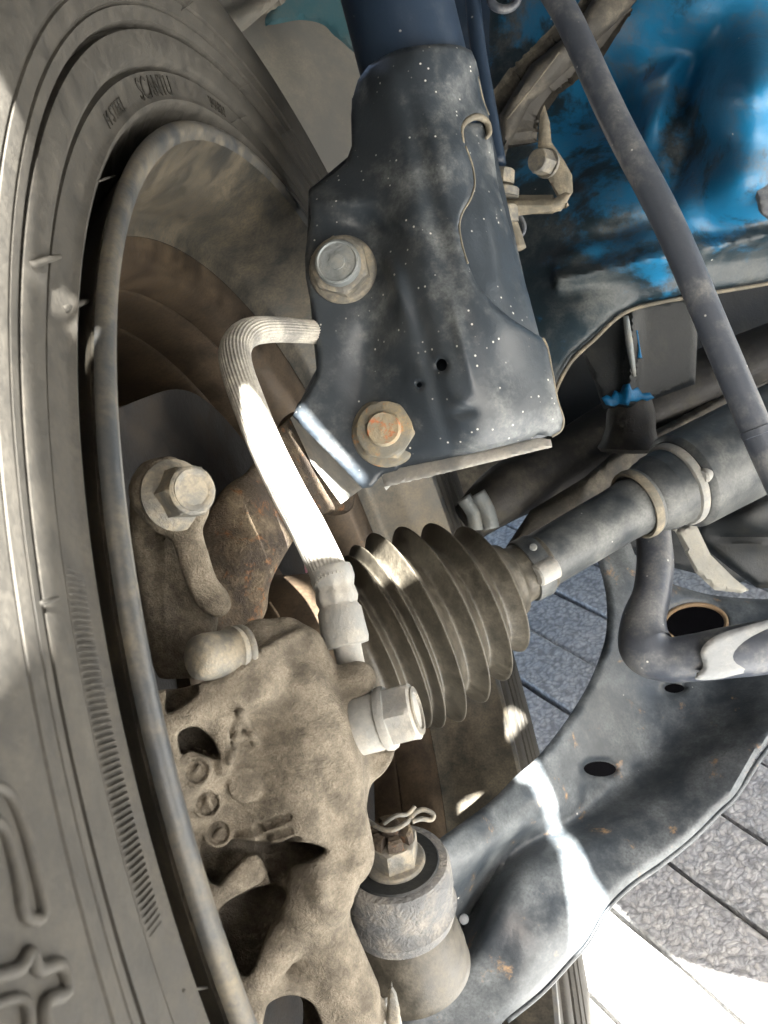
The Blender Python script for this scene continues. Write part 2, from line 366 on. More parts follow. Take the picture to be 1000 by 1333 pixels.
# ------------------------------------------------------------------ implicit solids (castings)
class Solid:
    def __init__(s, lo, hi, h):
        s.h = h; s.lo = np.array(lo, float); n = np.ceil((np.array(hi) - s.lo) / h).astype(int) + 1; s.n = n
        g = [(s.lo[i] + h * np.arange(n[i])).astype(np.float32) for i in range(3)]
        s.X, s.Y, s.Z = np.meshgrid(*g, indexing='ij'); s.F = None
        s.PX = 500 + F * s.X / -s.Z; s.PY = 666.5 - F * s.Y / -s.Z; s.DD = -s.Z
    def _d(s, a): return s.X - np.float32(a[0]), s.Y - np.float32(a[1]), s.Z - np.float32(a[2])
    def cap(s, a, b, ra, rb):
        a, b = np.array(a), np.array(b); ab = (b - a).astype(np.float32); x, y, z = s._d(a)
        t = np.clip((x * ab[0] + y * ab[1] + z * ab[2]) / float(ab @ ab + 1e-12), 0, 1)
        return np.sqrt((x - t * ab[0]) ** 2 + (y - t * ab[1]) ** 2 + (z - t * ab[2]) ** 2) - (ra + t * (rb - ra))
    def cyl(s, a, b, r, rnd=.0008):
        a, b = np.array(a), np.array(b); L = np.linalg.norm(b - a); u = ((b - a) / L).astype(np.float32); x, y, z = s._d((a + b) / 2)
        t = x * u[0] + y * u[1] + z * u[2]; q = np.sqrt(np.maximum(x * x + y * y + z * z - t * t, 0)) - (r - rnd); w = np.abs(t) - (L / 2 - rnd)
        return np.minimum(np.maximum(q, w), 0) + np.sqrt(np.maximum(q, 0) ** 2 + np.maximum(w, 0) ** 2) - rnd
    def ell(s, c, r, R=None):
        x, y, z = s._d(c)
        if R is not None: x, y, z = (x * R[0][0] + y * R[0][1] + z * R[0][2], x * R[1][0] + y * R[1][1] + z * R[1][2], x * R[2][0] + y * R[2][1] + z * R[2][2])
        k0 = np.sqrt((x / r[0]) ** 2 + (y / r[1]) ** 2 + (z / r[2]) ** 2); return (k0 - 1) * min(r)
    def slab(s, poly, depth, th, r=.004):
        """body whose outline is poly (measured on the photograph), whose front is the depth surface"""
        lo = np.array(poly).min(0) - 60; hi = np.array(poly).max(0) + 60; st = 3.
        gx = np.arange(lo[0], hi[0], st); gy = np.arange(lo[1], hi[1], st); q = np.stack(np.meshgrid(gx, gy, indexing='ij'), -1).reshape(-1, 2)
        pl = catmull(poly, 5, True); e = pdist(q, pl) * np.where(pip(q, pl), -1, 1); dp = depth(q)
        e = e.reshape(len(gx), len(gy)); dp = dp.reshape(len(gx), len(gy))
        if r < 0: r = -r
        def samp(A):
            fx = np.clip((s.PX - lo[0]) / st, 0, len(gx) - 1.01); fy = np.clip((s.PY - lo[1]) / st, 0, len(gy) - 1.01)
            i, j = fx.astype(int), fy.astype(int); u, v = fx - i, fy - j
            return A[i, j] * (1 - u) * (1 - v) + A[i + 1, j] * u * (1 - v) + A[i, j + 1] * (1 - u) * v + A[i + 1, j + 1] * u * v
        ee = samp(e) * s.DD / F; d0 = samp(dp); zz = np.maximum(d0 - s.DD, s.DD - d0 - th)
        a, b = ee + r, zz + r
        return np.minimum(np.maximum(a, b), 0) + np.sqrt(np.maximum(a, 0) ** 2 + np.maximum(b, 0) ** 2) - r
    def add(s, f, k=.003):
        if s.F is None: s.F = f; return
        h = np.maximum(k - np.abs(s.F - f), 0) / k; s.F = np.minimum(s.F, f) - h * h * k * .25
    def sub(s, f, k=.002):
        f = -f; h = np.maximum(k - np.abs(s.F - f), 0) / k; s.F = np.maximum(s.F, f) + h * h * k * .25
    def surf(s, px, py):                                              # depth of the first surface met under a photo point
        d = np.arange(-s.lo[2], -(s.lo[2] + s.h * s.n[2]), -s.h * .5)[::-1]; p = np.array([P(px, py, x) for x in d])
        i = np.round((p - s.lo) / s.h).astype(int); ok = ((i >= 0) & (i < s.n)).all(1); i = i[ok]; d = d[ok]
        v = s.F[i[:, 0], i[:, 1], i[:, 2]]; k = np.argmax(v < 0); return float(d[k])
    def mesh(s):
        A = s.F; 
        A[0], A[-1], A[:, 0], A[:, -1], A[:, :, 0], A[:, :, -1] = 1, 1, 1, 1, 1, 1
        I = A < 0; n = A.shape
        cnt = sum(I[i:n[0] - 1 + i, j:n[1] - 1 + j, k:n[2] - 1 + k].astype(np.int8) for i in (0, 1) for j in (0, 1) for k in (0, 1))
        act = (cnt > 0) & (cnt < 8); idx = -np.ones(act.shape, int); c = np.argwhere(act); idx[act] = np.arange(len(c))
        acc = np.zeros((len(c), 3)); w = np.zeros(len(c))
        cor = [(i, j, k) for i in (0, 1) for j in (0, 1) for k in (0, 1)]
        for a in cor:
            for ax in range(3):
                if a[ax]: continue
                b = list(a); b[ax] = 1
                fa = A[c[:, 0] + a[0], c[:, 1] + a[1], c[:, 2] + a[2]]; fb = A[c[:, 0] + b[0], c[:, 1] + b[1], c[:, 2] + b[2]]
                x = (fa < 0) != (fb < 0); t = np.where(x, fa / np.where(x, fa - fb, 1), 0)
                pt = np.array(a, float)[None].repeat(len(c), 0); pt[:, ax] = t; acc[x] += pt[x]; w += x
        V = s.lo + (c + acc / w[:, None]) * s.h; Fs = []
        for ax in range(3):
            o1, o2 = [(1, 2), (2, 0), (0, 1)][ax]
            sl = [slice(1, n[i] - 1) for i in range(3)]; sl2 = list(sl); sl[ax] = slice(0, n[ax] - 1); sl2[ax] = slice(1, n[ax])
            x = I[tuple(sl)] != I[tuple(sl2)]; e = np.argwhere(x); st = np.array([1, 1, 1]); st[ax] = 0; e = e + st
            ins = I[e[:, 0], e[:, 1], e[:, 2]]
            q = []
            for (da, db) in ((0, 0), (1, 0), (1, 1), (0, 1)):
                k = e.copy(); k[:, o1] -= da; k[:, o2] -= db; q.append(idx[k[:, 0], k[:, 1], k[:, 2]])
            q = np.stack(q, 1); q[~ins] = q[~ins][:, ::-1]; Fs.append(q)
        return V, np.concatenate(Fs)
def bounds(pts, pad):
    p = np.array(pts); return p.min(0) - pad, p.max(0) + pad
def fastmk(name, V, Q, material, parent=None, label=None, **k):
    return mk(name, V, Q, material, parent, sharp=None, label=label, **k)

# ================================================================== THE SETTING: pavement
ground = thing('pavement', None, None, CONTACT); ground['kind'] = 'structure'
bed = mk('joint_bed', [[-6, -6, -.012], [6, -6, -.012], [6, 6, -.012], [-6, 6, -.012]], [(0, 1, 2, 3)],
         mat('joint_sand', (.09, .088, .08), dust=(.17, .16, .14), amt=.5, rough=.9, bump=.4), ground, world_coords=True)
ang = math.radians(-54.5); e1 = np.array([math.cos(ang), math.sin(ang)]); e2 = np.array([-e1[1], e1[0]])
pw, plen, gap = .0445, .62, .0024; off0 = .147
def paver_mesh(w, l, seed):
    r = np.random.default_rng(seed); nx, ny = 14, 4
    xs = np.linspace(0, l, nx + 1); ys = np.linspace(0, w, ny + 1); V = []; b = .0016
    xs2 = np.r_[0, b, xs[1:-1], l - b, l]; ys2 = np.r_[0, b, ys[1:-1], w - b, w]
    for i, x in enumerate(xs2):
        for j, y in enumerate(ys2):
            e = i in (0, len(xs2) - 1) or j in (0, len(ys2) - 1)
            V.append([x + (r.normal() * .0006 if e else 0), y + (r.normal() * .0006 if e else 0), -.0016 if e else r.normal() * .0003])
    nxx, nyy = len(xs2), len(ys2); Fc = [(i * nyy + j, (i + 1) * nyy + j, (i + 1) * nyy + j + 1, i * nyy + j + 1) for i in range(nxx - 1) for j in range(nyy - 1)]
    rim = [i * nyy for i in range(nxx)] + [(nxx - 1) * nyy + j for j in range(1, nyy)] + [i * nyy + nyy - 1 for i in range(nxx - 2, -1, -1)] + [j for j in range(nyy - 2, 0, -1)]
    k = len(V); V += [[V[i][0], V[i][1], -.04] for i in rim]; m = len(rim)
    Fc += [(rim[i], k + i, k + (i + 1) % m, rim[(i + 1) % m]) for i in range(m)]
    me = bpy.data.meshes.new('paver'); me.from_pydata(V, [], [f[::1] for f in Fc]); me.update(); me.materials.append(M['paver']); return me
pmes = [paver_mesh(pw - gap, plen - gap, s) for s in range(4)]
cnt = 0
for r in range(-12, 22):
    for q in range(-6, 7):
        st = (r * .37 % 1) * plen; o0 = e1 * (q * plen + st - .05) + e2 * (off0 + r * pw)
        ce = o0 + e1 * plen / 2
        if np.hypot(ce[0] - .25, ce[1] - .15) > .75: continue
        o = bpy.data.objects.new('paver', pmes[cnt % 4]); COL.objects.link(o); o.parent = ground; cnt += 1
        o.location = (o0[0], o0[1], rng.normal() * .0006); o.rotation_euler = (rng.normal() * .004, rng.normal() * .002, ang)
far = mk('outer_pavement', [[-40, -40, -.02], [40, -40, -.02], [40, 40, -.02], [-40, 40, -.02]], [(0, 1, 2, 3)], M['paver'], ground, world_coords=True)

# ================================================================== WHEEL
wheel = thing('front_wheel', 'road wheel with dusty black tyre and brown rusty rim filling the left side', 'wheel', CONTACT)
RU = unit(np.cross(AX, [0, 0, 1.]))
RV = np.cross(AX, RU)
def ring(o, r, ph): return HUB + AX * o + r * (math.cos(ph) * RU + math.sin(ph) * RV)
def hit(px, py, off):                                                  # point of the wheel's face under a photo point
    return P(px, py, plane_d(px, py, off))
def hitT(px, py, lift=0.):                                             # same, on the tyre's real bulging sidewall
    oo = .006
    for _ in range(8): oo = .5 * oo + .5 * (float(np.interp(polar(hit(px, py, oo))[0], TR, TO)) + lift)
    return hit(px, py, oo)
def polar(p): q = p - HUB - AX * ((p - HUB) @ AX); return np.linalg.norm(q), math.atan2(q @ RV, q @ RU)
tp = [(-.020, .180), (-.012, .188), (-.006, .1925), (-.001, .1945), (.0012, .1955), (.0020, .1968), (.0014, .1980), (.0012, .1990), (.0018, .2046), (.0004, .2052), (-.0002, .2058), (.0030, .2066), (.0038, .2078),
      (.0046, .2138), (.0046, .2144), (.0014, .2147), (.0012, .2156), (.0054, .2164), (.0066, .2195), (.0060, .2199), (.0060, .2204), (.0072, .2208), (.0080, .2245), (.0075, .2249), (.0075, .2254), (.0084, .2258), (.0092, .2300), (.0095, .2385), (.0084, .2440), (.0072, .2444), (.0070, .2452), (.0078, .2458), (.0062, .2508), (.0028, .2512), (.0028, .2522), (.0050, .2530), (.0010, .2575),
      (-.0020, .2615), (-.0040, .2618), (-.0060, .2650), (-.0120, .2695), (-.0200, .2725), (-.0350, .2742)]
for o in (-.045, -.075, -.105):
    tp += [(o, .2746), (o - .0005, .2680), (o - .007, .2680), (o - .0075, .2746)]
tp += [(-.14, .2735), (-.155, .2695), (-.165, .26), (-.171, .24), (-.168, .215), (-.155, .195), (-.15, .18)]
_s = [q for q in tp if q[0] > -.012 and .1925 <= q[1] <= .27]; TR = [q[1] for q in _s]; TO = [q[0] for q in _s]
def tread(t, r, ph):
    rr = np.full(len(ph), r)
    if -.04 < t < -.004: rr = rr - .0035 * (((ph * 70 / (2 * math.pi)) + (t * 30)) % 1 < .16) * min(1, (-t - .004) / .004)
    return rr
V, Fc = lathe(HUB, AX, tp, 560, tread, u=RU)
tyre = mk('tyre', V, Fc, 'rubber', wheel, 50, radial=1)
rp_ = [(.0022, .1908), (.0034, .1900), (.0040, .1886), (.0036, .1868), (.0022, .1850), (-.001, .1834), (-.006, .1812), (-.011, .1785), (-.018, .1760), (-.030, .1748), (-.034, .1725), (-.037, .1690)]
V, Fc = lathe(HUB, AX, [(-.012, .1835), (-.004, .1868), (-.0002, .1895)] + rp_[4:], 240, u=RU)
V2, F2 = lathe(HUB, AX, [(.0012, .1906)] + rp_[:5], 240, u=RU)
M['rim_edge'] = mat('rim_lip_wear', (.045, .052, .06), dust=(.26, .22, .15), amt=.28, scale=60, soft=.15, rough=.3, metal=.3, bump=.1, updust=.1)
mk('rim_lip', V2, F2, 'rim_edge', wheel, 60, radial=-1)
rim = mk('rim', V, Fc, 'rim', wheel, 60, radial=-1)
bp = [(-.0372, .1690), (-.040, .1625), (-.044, .1592), (-.056, .1575), (-.0565, .1582), (-.058, .1572), (-.078, .1560), (-.0785, .1568), (-.080, .1558), (-.100, .156), (-.112, .160), (-.128, .163), (-.131, .150), (-.118, .110), (-.104, .085), (-.100, .06), (-.10, .001)]
V, Fc = lathe(HUB, AX, bp, 240, u=RU)
barrel = mk('rim_barrel', V, Fc, 'barrel', wheel, 40, radial=-1, label='brown rusty inner barrel of the rim')
# fine radial ribbing low on the sidewall
def ribs():
    _, p0 = polar(hit(95, 740, .002)); _, p1 = polar(hit(225, 1200, .002))
    if p1 < p0: p0, p1 = p1, p0
    if p1 - p0 > math.pi: p0, p1 = p1, p0 + 2 * math.pi
    V, Fc = [], []; n = 56; k = 0; R_ = np.linspace(.1984, .2046, 6)
    for i in range(n):
        ph0 = p0 + (p1 - p0) * i / n; dp = (p1 - p0) / n * .30; am = .0008 * math.sin(math.pi * (i + .5) / n) ** .5
        for s_, lift in ((-1, -.0002), (-.45, am), (.45, am), (1, -.0002)):
            for j, r in enumerate(R_): V.append(ring(float(np.interp(r, TR, TO)) + (lift if 0 < j < 5 else -.0002), r, ph0 + s_ * dp))
        for a_ in range(3):
            for j in range(5): q = k + a_ * 6 + j; Fc.append((q, q + 1, q + 7, q + 6))
        k += 24
    return np.array(V), Fc
V, Fc = ribs(); mk('ribbed_band', V, Fc, 'rubber', tyre, 30, kind='stuff', radial=2)
# spew hairs of the mould
for (x0, y0, x1, y1, of, rr) in ((128, 236, 150, 229, .003, .0004), (52, 786, 76, 778, .008, .0006), (150, 822, 184, 815, .002, .0005), (238, 1290, 282, 1284, .0024, .0004),
                                 (236, 14, 256, -2, .008, .0003), (366, 176, 380, 168, .002, .0003), (40, 345, 78, 334, .006, .0010), (84, 402, 114, 392, .004, .0010), (310, 115, 330, 108, .006, .0002), (300, 160, 322, 150, .006, .0002)):
    rr *= .65; a = hitT(x0, y0, 0); b = hitT(x1, y1, .0012)
    V, Fc = tube([a, (a + b) / 2 + AX * .0006, b], [rr, rr, rr * .7], 8, n=4); mk('mould_hair', V, Fc, 'rubber', tyre, None)
# raised lettering
def text_mesh(s, size):
    cu = bpy.data.curves.new('t', 'FONT'); cu.body = s; cu.size = size; cu.extrude = 1e-6; cu.align_x = 'CENTER'; cu.align_y = 'CENTER'
    o = bpy.data.objects.new('t', cu); COL.objects.link(o); dg = bpy.context.evaluated_depsgraph_get(); me = bpy.data.meshes.new_from_object(o.evaluated_get(dg))
    import bmesh
    bm = bmesh.new(); bm.from_mesh(me); bmesh.ops.remove_doubles(bm, verts=bm.verts, dist=size * 1e-4)
    bmesh.ops.triangulate(bm, faces=bm.faces)
    v = np.array([x.co[:2] for x in bm.verts]); f = [tuple(q.index for q in x.verts) for x in bm.faces if abs(x.normal.z) > .5]
    bm.free(); bpy.data.objects.remove(o); bpy.data.curves.remove(cu)
    return v, f
def ring_text(s, size, r0, off, ph0, h, mirror=1, flip=1):
    v, f = text_mesh(s, size); out = []
    for lift in (-.0006, h):
        for x, y in v: out.append(ring(float(np.interp(r0 + y * flip, TR, TO)) + lift, r0 + y * flip, ph0 + mirror * x / r0))
    n = len(v); fs = [tuple(i + n for i in t) for t in f] + [t[::-1] for t in f]
    from collections import Counter
    c = Counter(); orr = {}
    for t in f:
        for i in range(3):
            e = (t[i], t[(i + 1) % 3]); k = tuple(sorted(e)); c[k] += 1; orr[k] = e
    for k, q in c.items():
        if q == 1: i, j = orr[k]; fs.append((i, j, j + n, i + n))
    return np.array(out), fs
_, pt = polar(hit(205, 115, .002)); _, pt2 = polar(hit(285, 140, .002)); _, pt3 = polar(hit(150, 140, .002))
sgn = 1 if ((pt2 - pt + math.pi) % (2 * math.pi) - math.pi) > 0 else -1
for s, sz, r0, ph, hh in (('SCANTU', .0080, .2005, pt, .0003), ('M STEEL', .0050, .2000, pt3, .0003), ('WARN', .0050, .2008, pt2, .0003)):
    V, Fc = ring_text(s, sz, r0, (.00135 if sz > .003 else .0018), ph, hh, sgn); mk('sidewall_lettering', V, Fc, 'rubber', tyre, 30)
# big outlined figures nearest the camera, made of raised beads
def bead(pts, r):
    V, Fc = tube([hitT(x, y, .0002) for x, y in pts], r, 10, n=5); return V, Fc
V, Fc = join(bead([(-40, 1060), (-20, 1025), (8, 1030), (25, 1060), (40, 1110), (56, 1188), (32, 1192), (22, 1140), (8, 1085), (-8, 1066)], .00075),
             bead([(-30, 1275), (22, 1262), (38, 1240), (50, 1262), (78, 1256), (86, 1290), (58, 1306), (60, 1345)], .0009), bead([(-30, 1315), (30, 1300), (38, 1350)], .0007))
mk('raised_figures', V, Fc, 'rubber', tyre, None)
print('wheel', time.time() - T0)

# ================================================================== STRUT
strut = thing('suspension_strut', 'black painted strut with pressed steel clamp and two big bolts, upper centre', 'strut', P(600, 600, .34))
sa = unit(P(505, -40, .325) - P(655, 560, .350))
V, Fc = lathe(P(532, 60, .3475) - sa * .03, sa, [(-.01, .0005), (-.01, .0213), (.16, .0213), (.162, .0205), (.162, .0005)], 64); mk('strut_tube', V, Fc, 'tube', strut)
dS = tps([(500, 62, .331), (540, 62, .323), (620, 68, .336), (462, 100, .343), (500, 100, .328), (545, 100, .3225), (590, 100, .3265), (632, 120, .341),
          (458, 190, .342), (500, 190, .331), (560, 190, .3205), (605, 190, .3245), (645, 200, .338),
          (402, 245, .344), (440, 240, .339), (475, 240, .334), (508, 240, .327), (400, 290, .337), (450, 285, .334), (500, 290, .330), (520, 290, .322), (575, 290, .317), (615, 290, .320), (662, 290, .334),
          (398, 350, .3345), (450, 345, .3335), (495, 345, .3325), (520, 350, .322), (590, 370, .3135), (640, 370, .318), (676, 360, .332),
          (412, 430, .334), (450, 430, .3325), (485, 430, .331), (525, 430, .321), (570, 430, .314), (600, 430, .312), (655, 430, .316), (700, 440, .330),
          (390, 520, .335), (440, 500, .3335), (490, 490, .3325), (545, 500, .321), (600, 500, .3125), (650, 500, .315), (720, 500, .328),
          (400, 560, .3355), (450, 610, .335), (500, 560, .3335), (550, 575, .327), (620, 560, .317), (680, 545, .320), (730, 560, .329), (500, 615, .334), (600, 598, .325), (715, 572, .331)])
cut = [(640, 172), (634, 160), (622, 153), (608, 157), (603, 170), (606, 190), (615, 215), (618, 240), (612, 260), (602, 277), (598, 295), (602, 320), (609, 343), (620, 368), (640, 393), (665, 414), (699, 436)]
front_ol = [(458, 190), (457, 150), (459, 128), (466, 104), (480, 85), (498, 73), (520, 64), (545, 59), (575, 57), (600, 59), (614, 66), (620, 80), (622, 100), (628, 128), (636, 150)] + cut + \
           [(706, 440), (712, 452), (718, 482), (725, 520), (733, 545), (730, 560), (718, 568), (700, 566), (690, 572), (600, 594), (540, 607), (498, 618), (484, 634), (472, 636), (455, 618), (430, 592), (400, 562), (381, 542), (388, 525), (402, 508), (412, 488), (414, 465), (411, 430), (405, 395), (398, 362), (397, 335), (401, 305), (405, 285), (402, 262), (402, 247), (415, 238), (435, 226), (450, 212)]
def gauss(v, x, y, rx, ry=None, ang=0.):
    ry = ry or rx; c, s = math.cos(math.radians(ang)), math.sin(math.radians(ang)); dx, dy = v[:, 0] - x, v[:, 1] - y
    a, b = c * dx + s * dy, -s * dx + c * dy; return np.exp(-(a / rx) ** 2 - (b / ry) ** 2)
def fS(v):
    f = -.0016 * gauss(v, 503, 560, 62) - .0012 * gauss(v, 603, 524, 12, 10) + .0018 * gauss(v, 603, 536, 14, 7) + .003 * gauss(v, 480, 450, 22, 60, 10)
    f += -.004 * gauss(v, 517, 372, 10, 40, -18) + .004 * gauss(v, 480, 300, 40, 16, 15) - .003 * gauss(v, 440, 262, 40, 12, 0) + .003 * gauss(v, 560, 250, 14, 110, -13)
    f += -.0016 * gauss(v, 600, 440, 8, 60, -14) + .0016 * np.exp(-((v[:, 1] - (612 - .155 * (v[:, 0] - 500))) / 12) ** 2) * (v[:, 0] > 520) + .002 * gauss(v, 560, 470, 12, 110, -14)
    up = np.clip((110 - v[:, 1]) / 60, 0, 1); f += 0 * up
    return f
V, Fc = sheet(front_ol, dS, .0032, 4., holes=[ell(575, 475, 7, 8), ell(546, 501, 3.5, 3.5)], bevel=6, bev_m=.0016, feat=fS)
clampo = mk('clamp_plate', V, Fc, 'strut', strut, 55)
inner_ol = [(598, 160), (628, 160), (640, 175), (648, 240), (662, 290), (676, 340), (690, 390), (703, 440), (712, 470), (640, 470), (590, 400), (585, 280), (598, 230)]
V, Fc = sheet(inner_ol, lambda v: dS(v) + .0034 - .002 * gauss(v, 640, 300, 12, 90, -12), .003, 5., bevel=6, bev_m=.0016); mk('inner_plate', V, Fc, 'strut', strut, 55)
# rolled lip round the notch, thin bare edge along the S cut
lip = [(603, 186), (601, 168), (608, 157), (621, 152), (633, 158), (637, 172), (633, 180)]
V, Fc = tube([P(x, y, dS(np.array([[x, y]]))[0] + .0012) for x, y in lip], [.0006, .0009, .0012, .0013, .0013, .0012, .0006], 12, n=5); mk('notch_lip', V, Fc, 'edge', strut, None)
def edge_line(pts, dep, r, mt, parent, name='bare_edge', off=.001):
    V, Fc = tube([P(x, y, dep(np.array([[x, y]]))[0] + off) for x, y in pts], r, 8, n=4); return mk(name, V, Fc, mt, parent, None)
edge_line([(606, 190), (615, 215), (618, 240), (612, 260), (602, 277), (598, 295), (602, 320), (609, 343)], dS, .0004, 'edge', strut, off=.0013)
edge_line([(706, 440), (712, 452), (718, 482), (725, 520), (733, 545), (730, 560), (718, 568)], dS, .0006, 'edge', strut, off=.0024)
edge_line([(622, 100), (628, 128), (636, 150)], dS, .0005, 'edge', strut, off=.0022)
# lower turned lip and the two side flanges
V, Fc = sheet([(497, 614), (600, 592), (700, 570), (717, 572), (719, 582), (600, 611), (500, 634)], lambda v: np.interp(v[:, 0], [500, 600, 717], [.334, .326, .329]) + .0008 - .00018 * np.clip(v[:, 1] - (634 - .24 * (v[:, 0] - 500)) + 18, 0, 18), .0026, 4., bevel=3, bev_m=.0008)
mk('lower_lip', V, Fc, 'fitting', strut, 45)
V, Fc = sheet([(378, 544), (390, 536), (430, 583), (474, 634), (444, 656), (406, 604)], lambda v: .3375 + .0010 * np.clip((v[:, 1] - 541) * .55 - (v[:, 0] - 381) * .62 + 6, 0, 22) * .6, .003, 4., bevel=3, bev_m=.0008)
mk('side_flange', V, Fc, 'fitting', strut, 45)
V, Fc = sheet([(699, 436), (730, 545), (728, 562), (700, 572), (600, 594), (498, 618), (470, 636), (381, 542), (412, 480), (399, 340), (402, 247), (458, 200), (458, 128), (620, 80), (640, 172)],
              lambda v: dS(v) + .026, .003, 9.); mk('rear_plate', V, Fc, 'strut', strut, 45)
bax = unit(P(433, 333, .311) - P(447, 352, .331))
b1 = thing('upper_clamp_bolt', 'upper bolt with round grey head in a dusty tan flange at the clamp left edge', 'bolt', P(447, 352, .332))
o = P(447, 352, .3335); V, Fc = disc(o, bax, .0128, .0032, .4); mk('flange', V, Fc, 'bolt', b1)
V, Fc = hexa(o + bax * .0030, bax, .0098, .0060, rot=.3); mk('hex_head', V, Fc, 'bolt', b1, 25)
V, Fc = lathe(o + bax * .0088, bax, [(0, .0084), (.0030, .0084), (.0040, .0079), (.0042, .0072), (.0038, .0068), (.0038, .0030), (.0042, .0028), (.0042, 1e-5)], 40); mk('stud_end', V, Fc, 'bolt_grey', b1, 30)
b2 = thing('lower_clamp_bolt', 'lower hexagon bolt with rusty orange centre at the bottom of the clamp', 'bolt', P(503, 562, .333))
bax2 = unit([-.17, .05, 1]); o = P(504, 562, .3338)
V, Fc = disc(o, bax2, .0136, .0024, .5); mk('flange', V, Fc, 'rusty_washer', b2)
V, Fc = hexa(o + bax2 * .0023, bax2, .0102, .0045, rot=.12, ch=.2); mk('hex_head', V, Fc, 'rusty_washer', b2, 25)
V, Fc = lathe(o + bax2 * .0066, bax2, [(-.001, .0066), (.0015, .0064), (.0026, .0058), (.0024, .002), (.0028, 1e-5)], 40); mk('stud_end', V, Fc, 'rust', b2, 40)

# ================================================================== BRAKE HOSE
hose = thing('brake_hose', 'ribbed brake hose bent over the top, its long lower run glaring white in the sun', 'hose', P(440, 760, .245))
hp = [P(425, 434, .3395), P(395, 431, .334), P(350, 429, .315), P(322, 434, .297), P(307, 452, .284), P(308, 478, .277), P(322, 520, .271), P(346, 580, .264), P(375, 640, .257), P(402, 690, .252), P(428, 745, .247), P(434, 760, .245)]
V, Fc = tube(hp, [.0044, .0044, .0046, .0048, .0050, .0050, .0050, .0050, .0050, .0051, .0052, .0052], 168, 28, .035, n=8); mk('hose_run', V, Fc, 'hose', hose, None)
fa = P(430, 738, .2475); fb = P(452, 842, .243); fd = unit(fb - fa); Lf = np.linalg.norm(fb - fa)
V, Fc = lathe(fa, fd, [(0, .0045), (0, .0056), (.0012, .0060), (.0035, .0060), (.0052, .0056), (.0062, .0053), (.0075, .0056), (.0092, .0058), (.0105, .0054), (.0112, .0054), (.0125, .0062), (Lf - .002, .0065), (Lf - .0004, .0061), (Lf, .003), (Lf + .0005, .001)], 60,
              lambda t, r, ph: r * (1 + (.035 * np.cos(ph * 8) if .003 < t < .011 else 0))); mk('crimped_collar', V, Fc, 'fitting', hose, 40)
V, Fc = tube([fb - fd * .002, P(458, 868, .244), P(464, 895, .246), P(470, 920, .247)], [.0040, .0038, .0040, .0048], 28, n=6); mk('pipe_end', V, Fc, 'fitting', hose, None)
V, Fc = tube([P(399, 745, .2465), P(393, 700, .252), P(388, 670, .256)], .00035, 8, n=4); mk('inner_wire', V, Fc, mat('pinkish_wire', (.30, .12, .18), amt=.1, rough=.4), hose, None)
banjo = thing('banjo_bolt', 'grey banjo union with hex socket end screwed into the caliper beside the boot', 'bolt', P(480, 960, .25))
ba = unit(P(548, 924, .2335) - P(460, 946, .2370)); bo = P(450, 948, .2375)
V, Fc = lathe(bo, ba, [(0, .001), (0, .0074), (.001, .0080), (.0090, .0080), (.0100, .0076), (.0104, .0084), (.0118, .0086), (.0128, .0082), (.0130, .0070)], 56); mk('union_barrel', V, Fc, 'fitting', banjo, 40)
V, Fc = hexa(bo + ba * .0128, ba, .0072, .0072, rot=.25, ch=.15)
mk('hex_head', V, Fc, 'fitting', banjo, 25)
V, Fc = lathe(bo + ba * .0200, ba, [(-.0008, .0066), (.0005, .0064), (.0006, .0050), (-.0003, .0046), (-.0003, 1e-5)], 40); mk('head_dimple', V, Fc, 'bolt', banjo, 30)

# ================================================================== DRIVE SHAFT
da = unit([.88, .40, -.26]); C0 = P(526, 822, .362)
shaft = thing('drive_shaft', 'black drive shaft running from the folded rubber boot up to the right', 'drive shaft', C0)
k = .362 / 1150
bp_ = [(-.030, .001), (-.030, .0270), (-.0272, .0300), (-.0262, .0308), (-.0252, .0300), (-.0228, .0285), (-.0205, .0290), (-.0180, .0338), (-.0172, .0350), (-.0163, .0340), (-.0145, .0312), (-.0128, .0312),
       (-.0100, .0370), (-.0090, .0388), (-.0082, .0378), (-.0068, .0352), (-.0052, .0390), (-.0044, .0410), (-.0036, .0402), (-.0018, .0352), (-.0002, .0345), (.0030, .0400), (.0042, .0422), (.0050, .0412), (.0075, .0352), (.0105, .0325), (.0122, .0328),
       (.0152, .0375), (.0164, .0394), (.0173, .0384), (.0200, .0318), (.0228, .0288), (.0244, .0292), (.0276, .0338), (.0288, .0358), (.0297, .0348), (.0322, .0285), (.0348, .0250), (.0366, .0252),
       (.0400, .0278), (.0413, .0292), (.0422, .0282), (.0452, .0205), (.0482, .0172), (.0512, .0162), (.0530, .0135), (.0600, .0125), (.0680, .0125), (.0684, .0118)]
def wob(t, r, ph): return r * (1 + .012 * np.sin(ph * 2 + t * 90) + .008 * np.sin(ph * 3 + 1))
bpd = catmull(np.array(bp_), 3)
V, Fc = lathe(C0, da, bpd, 160, wob); mk('folded_boot', V, Fc, 'boot', shaft, None)
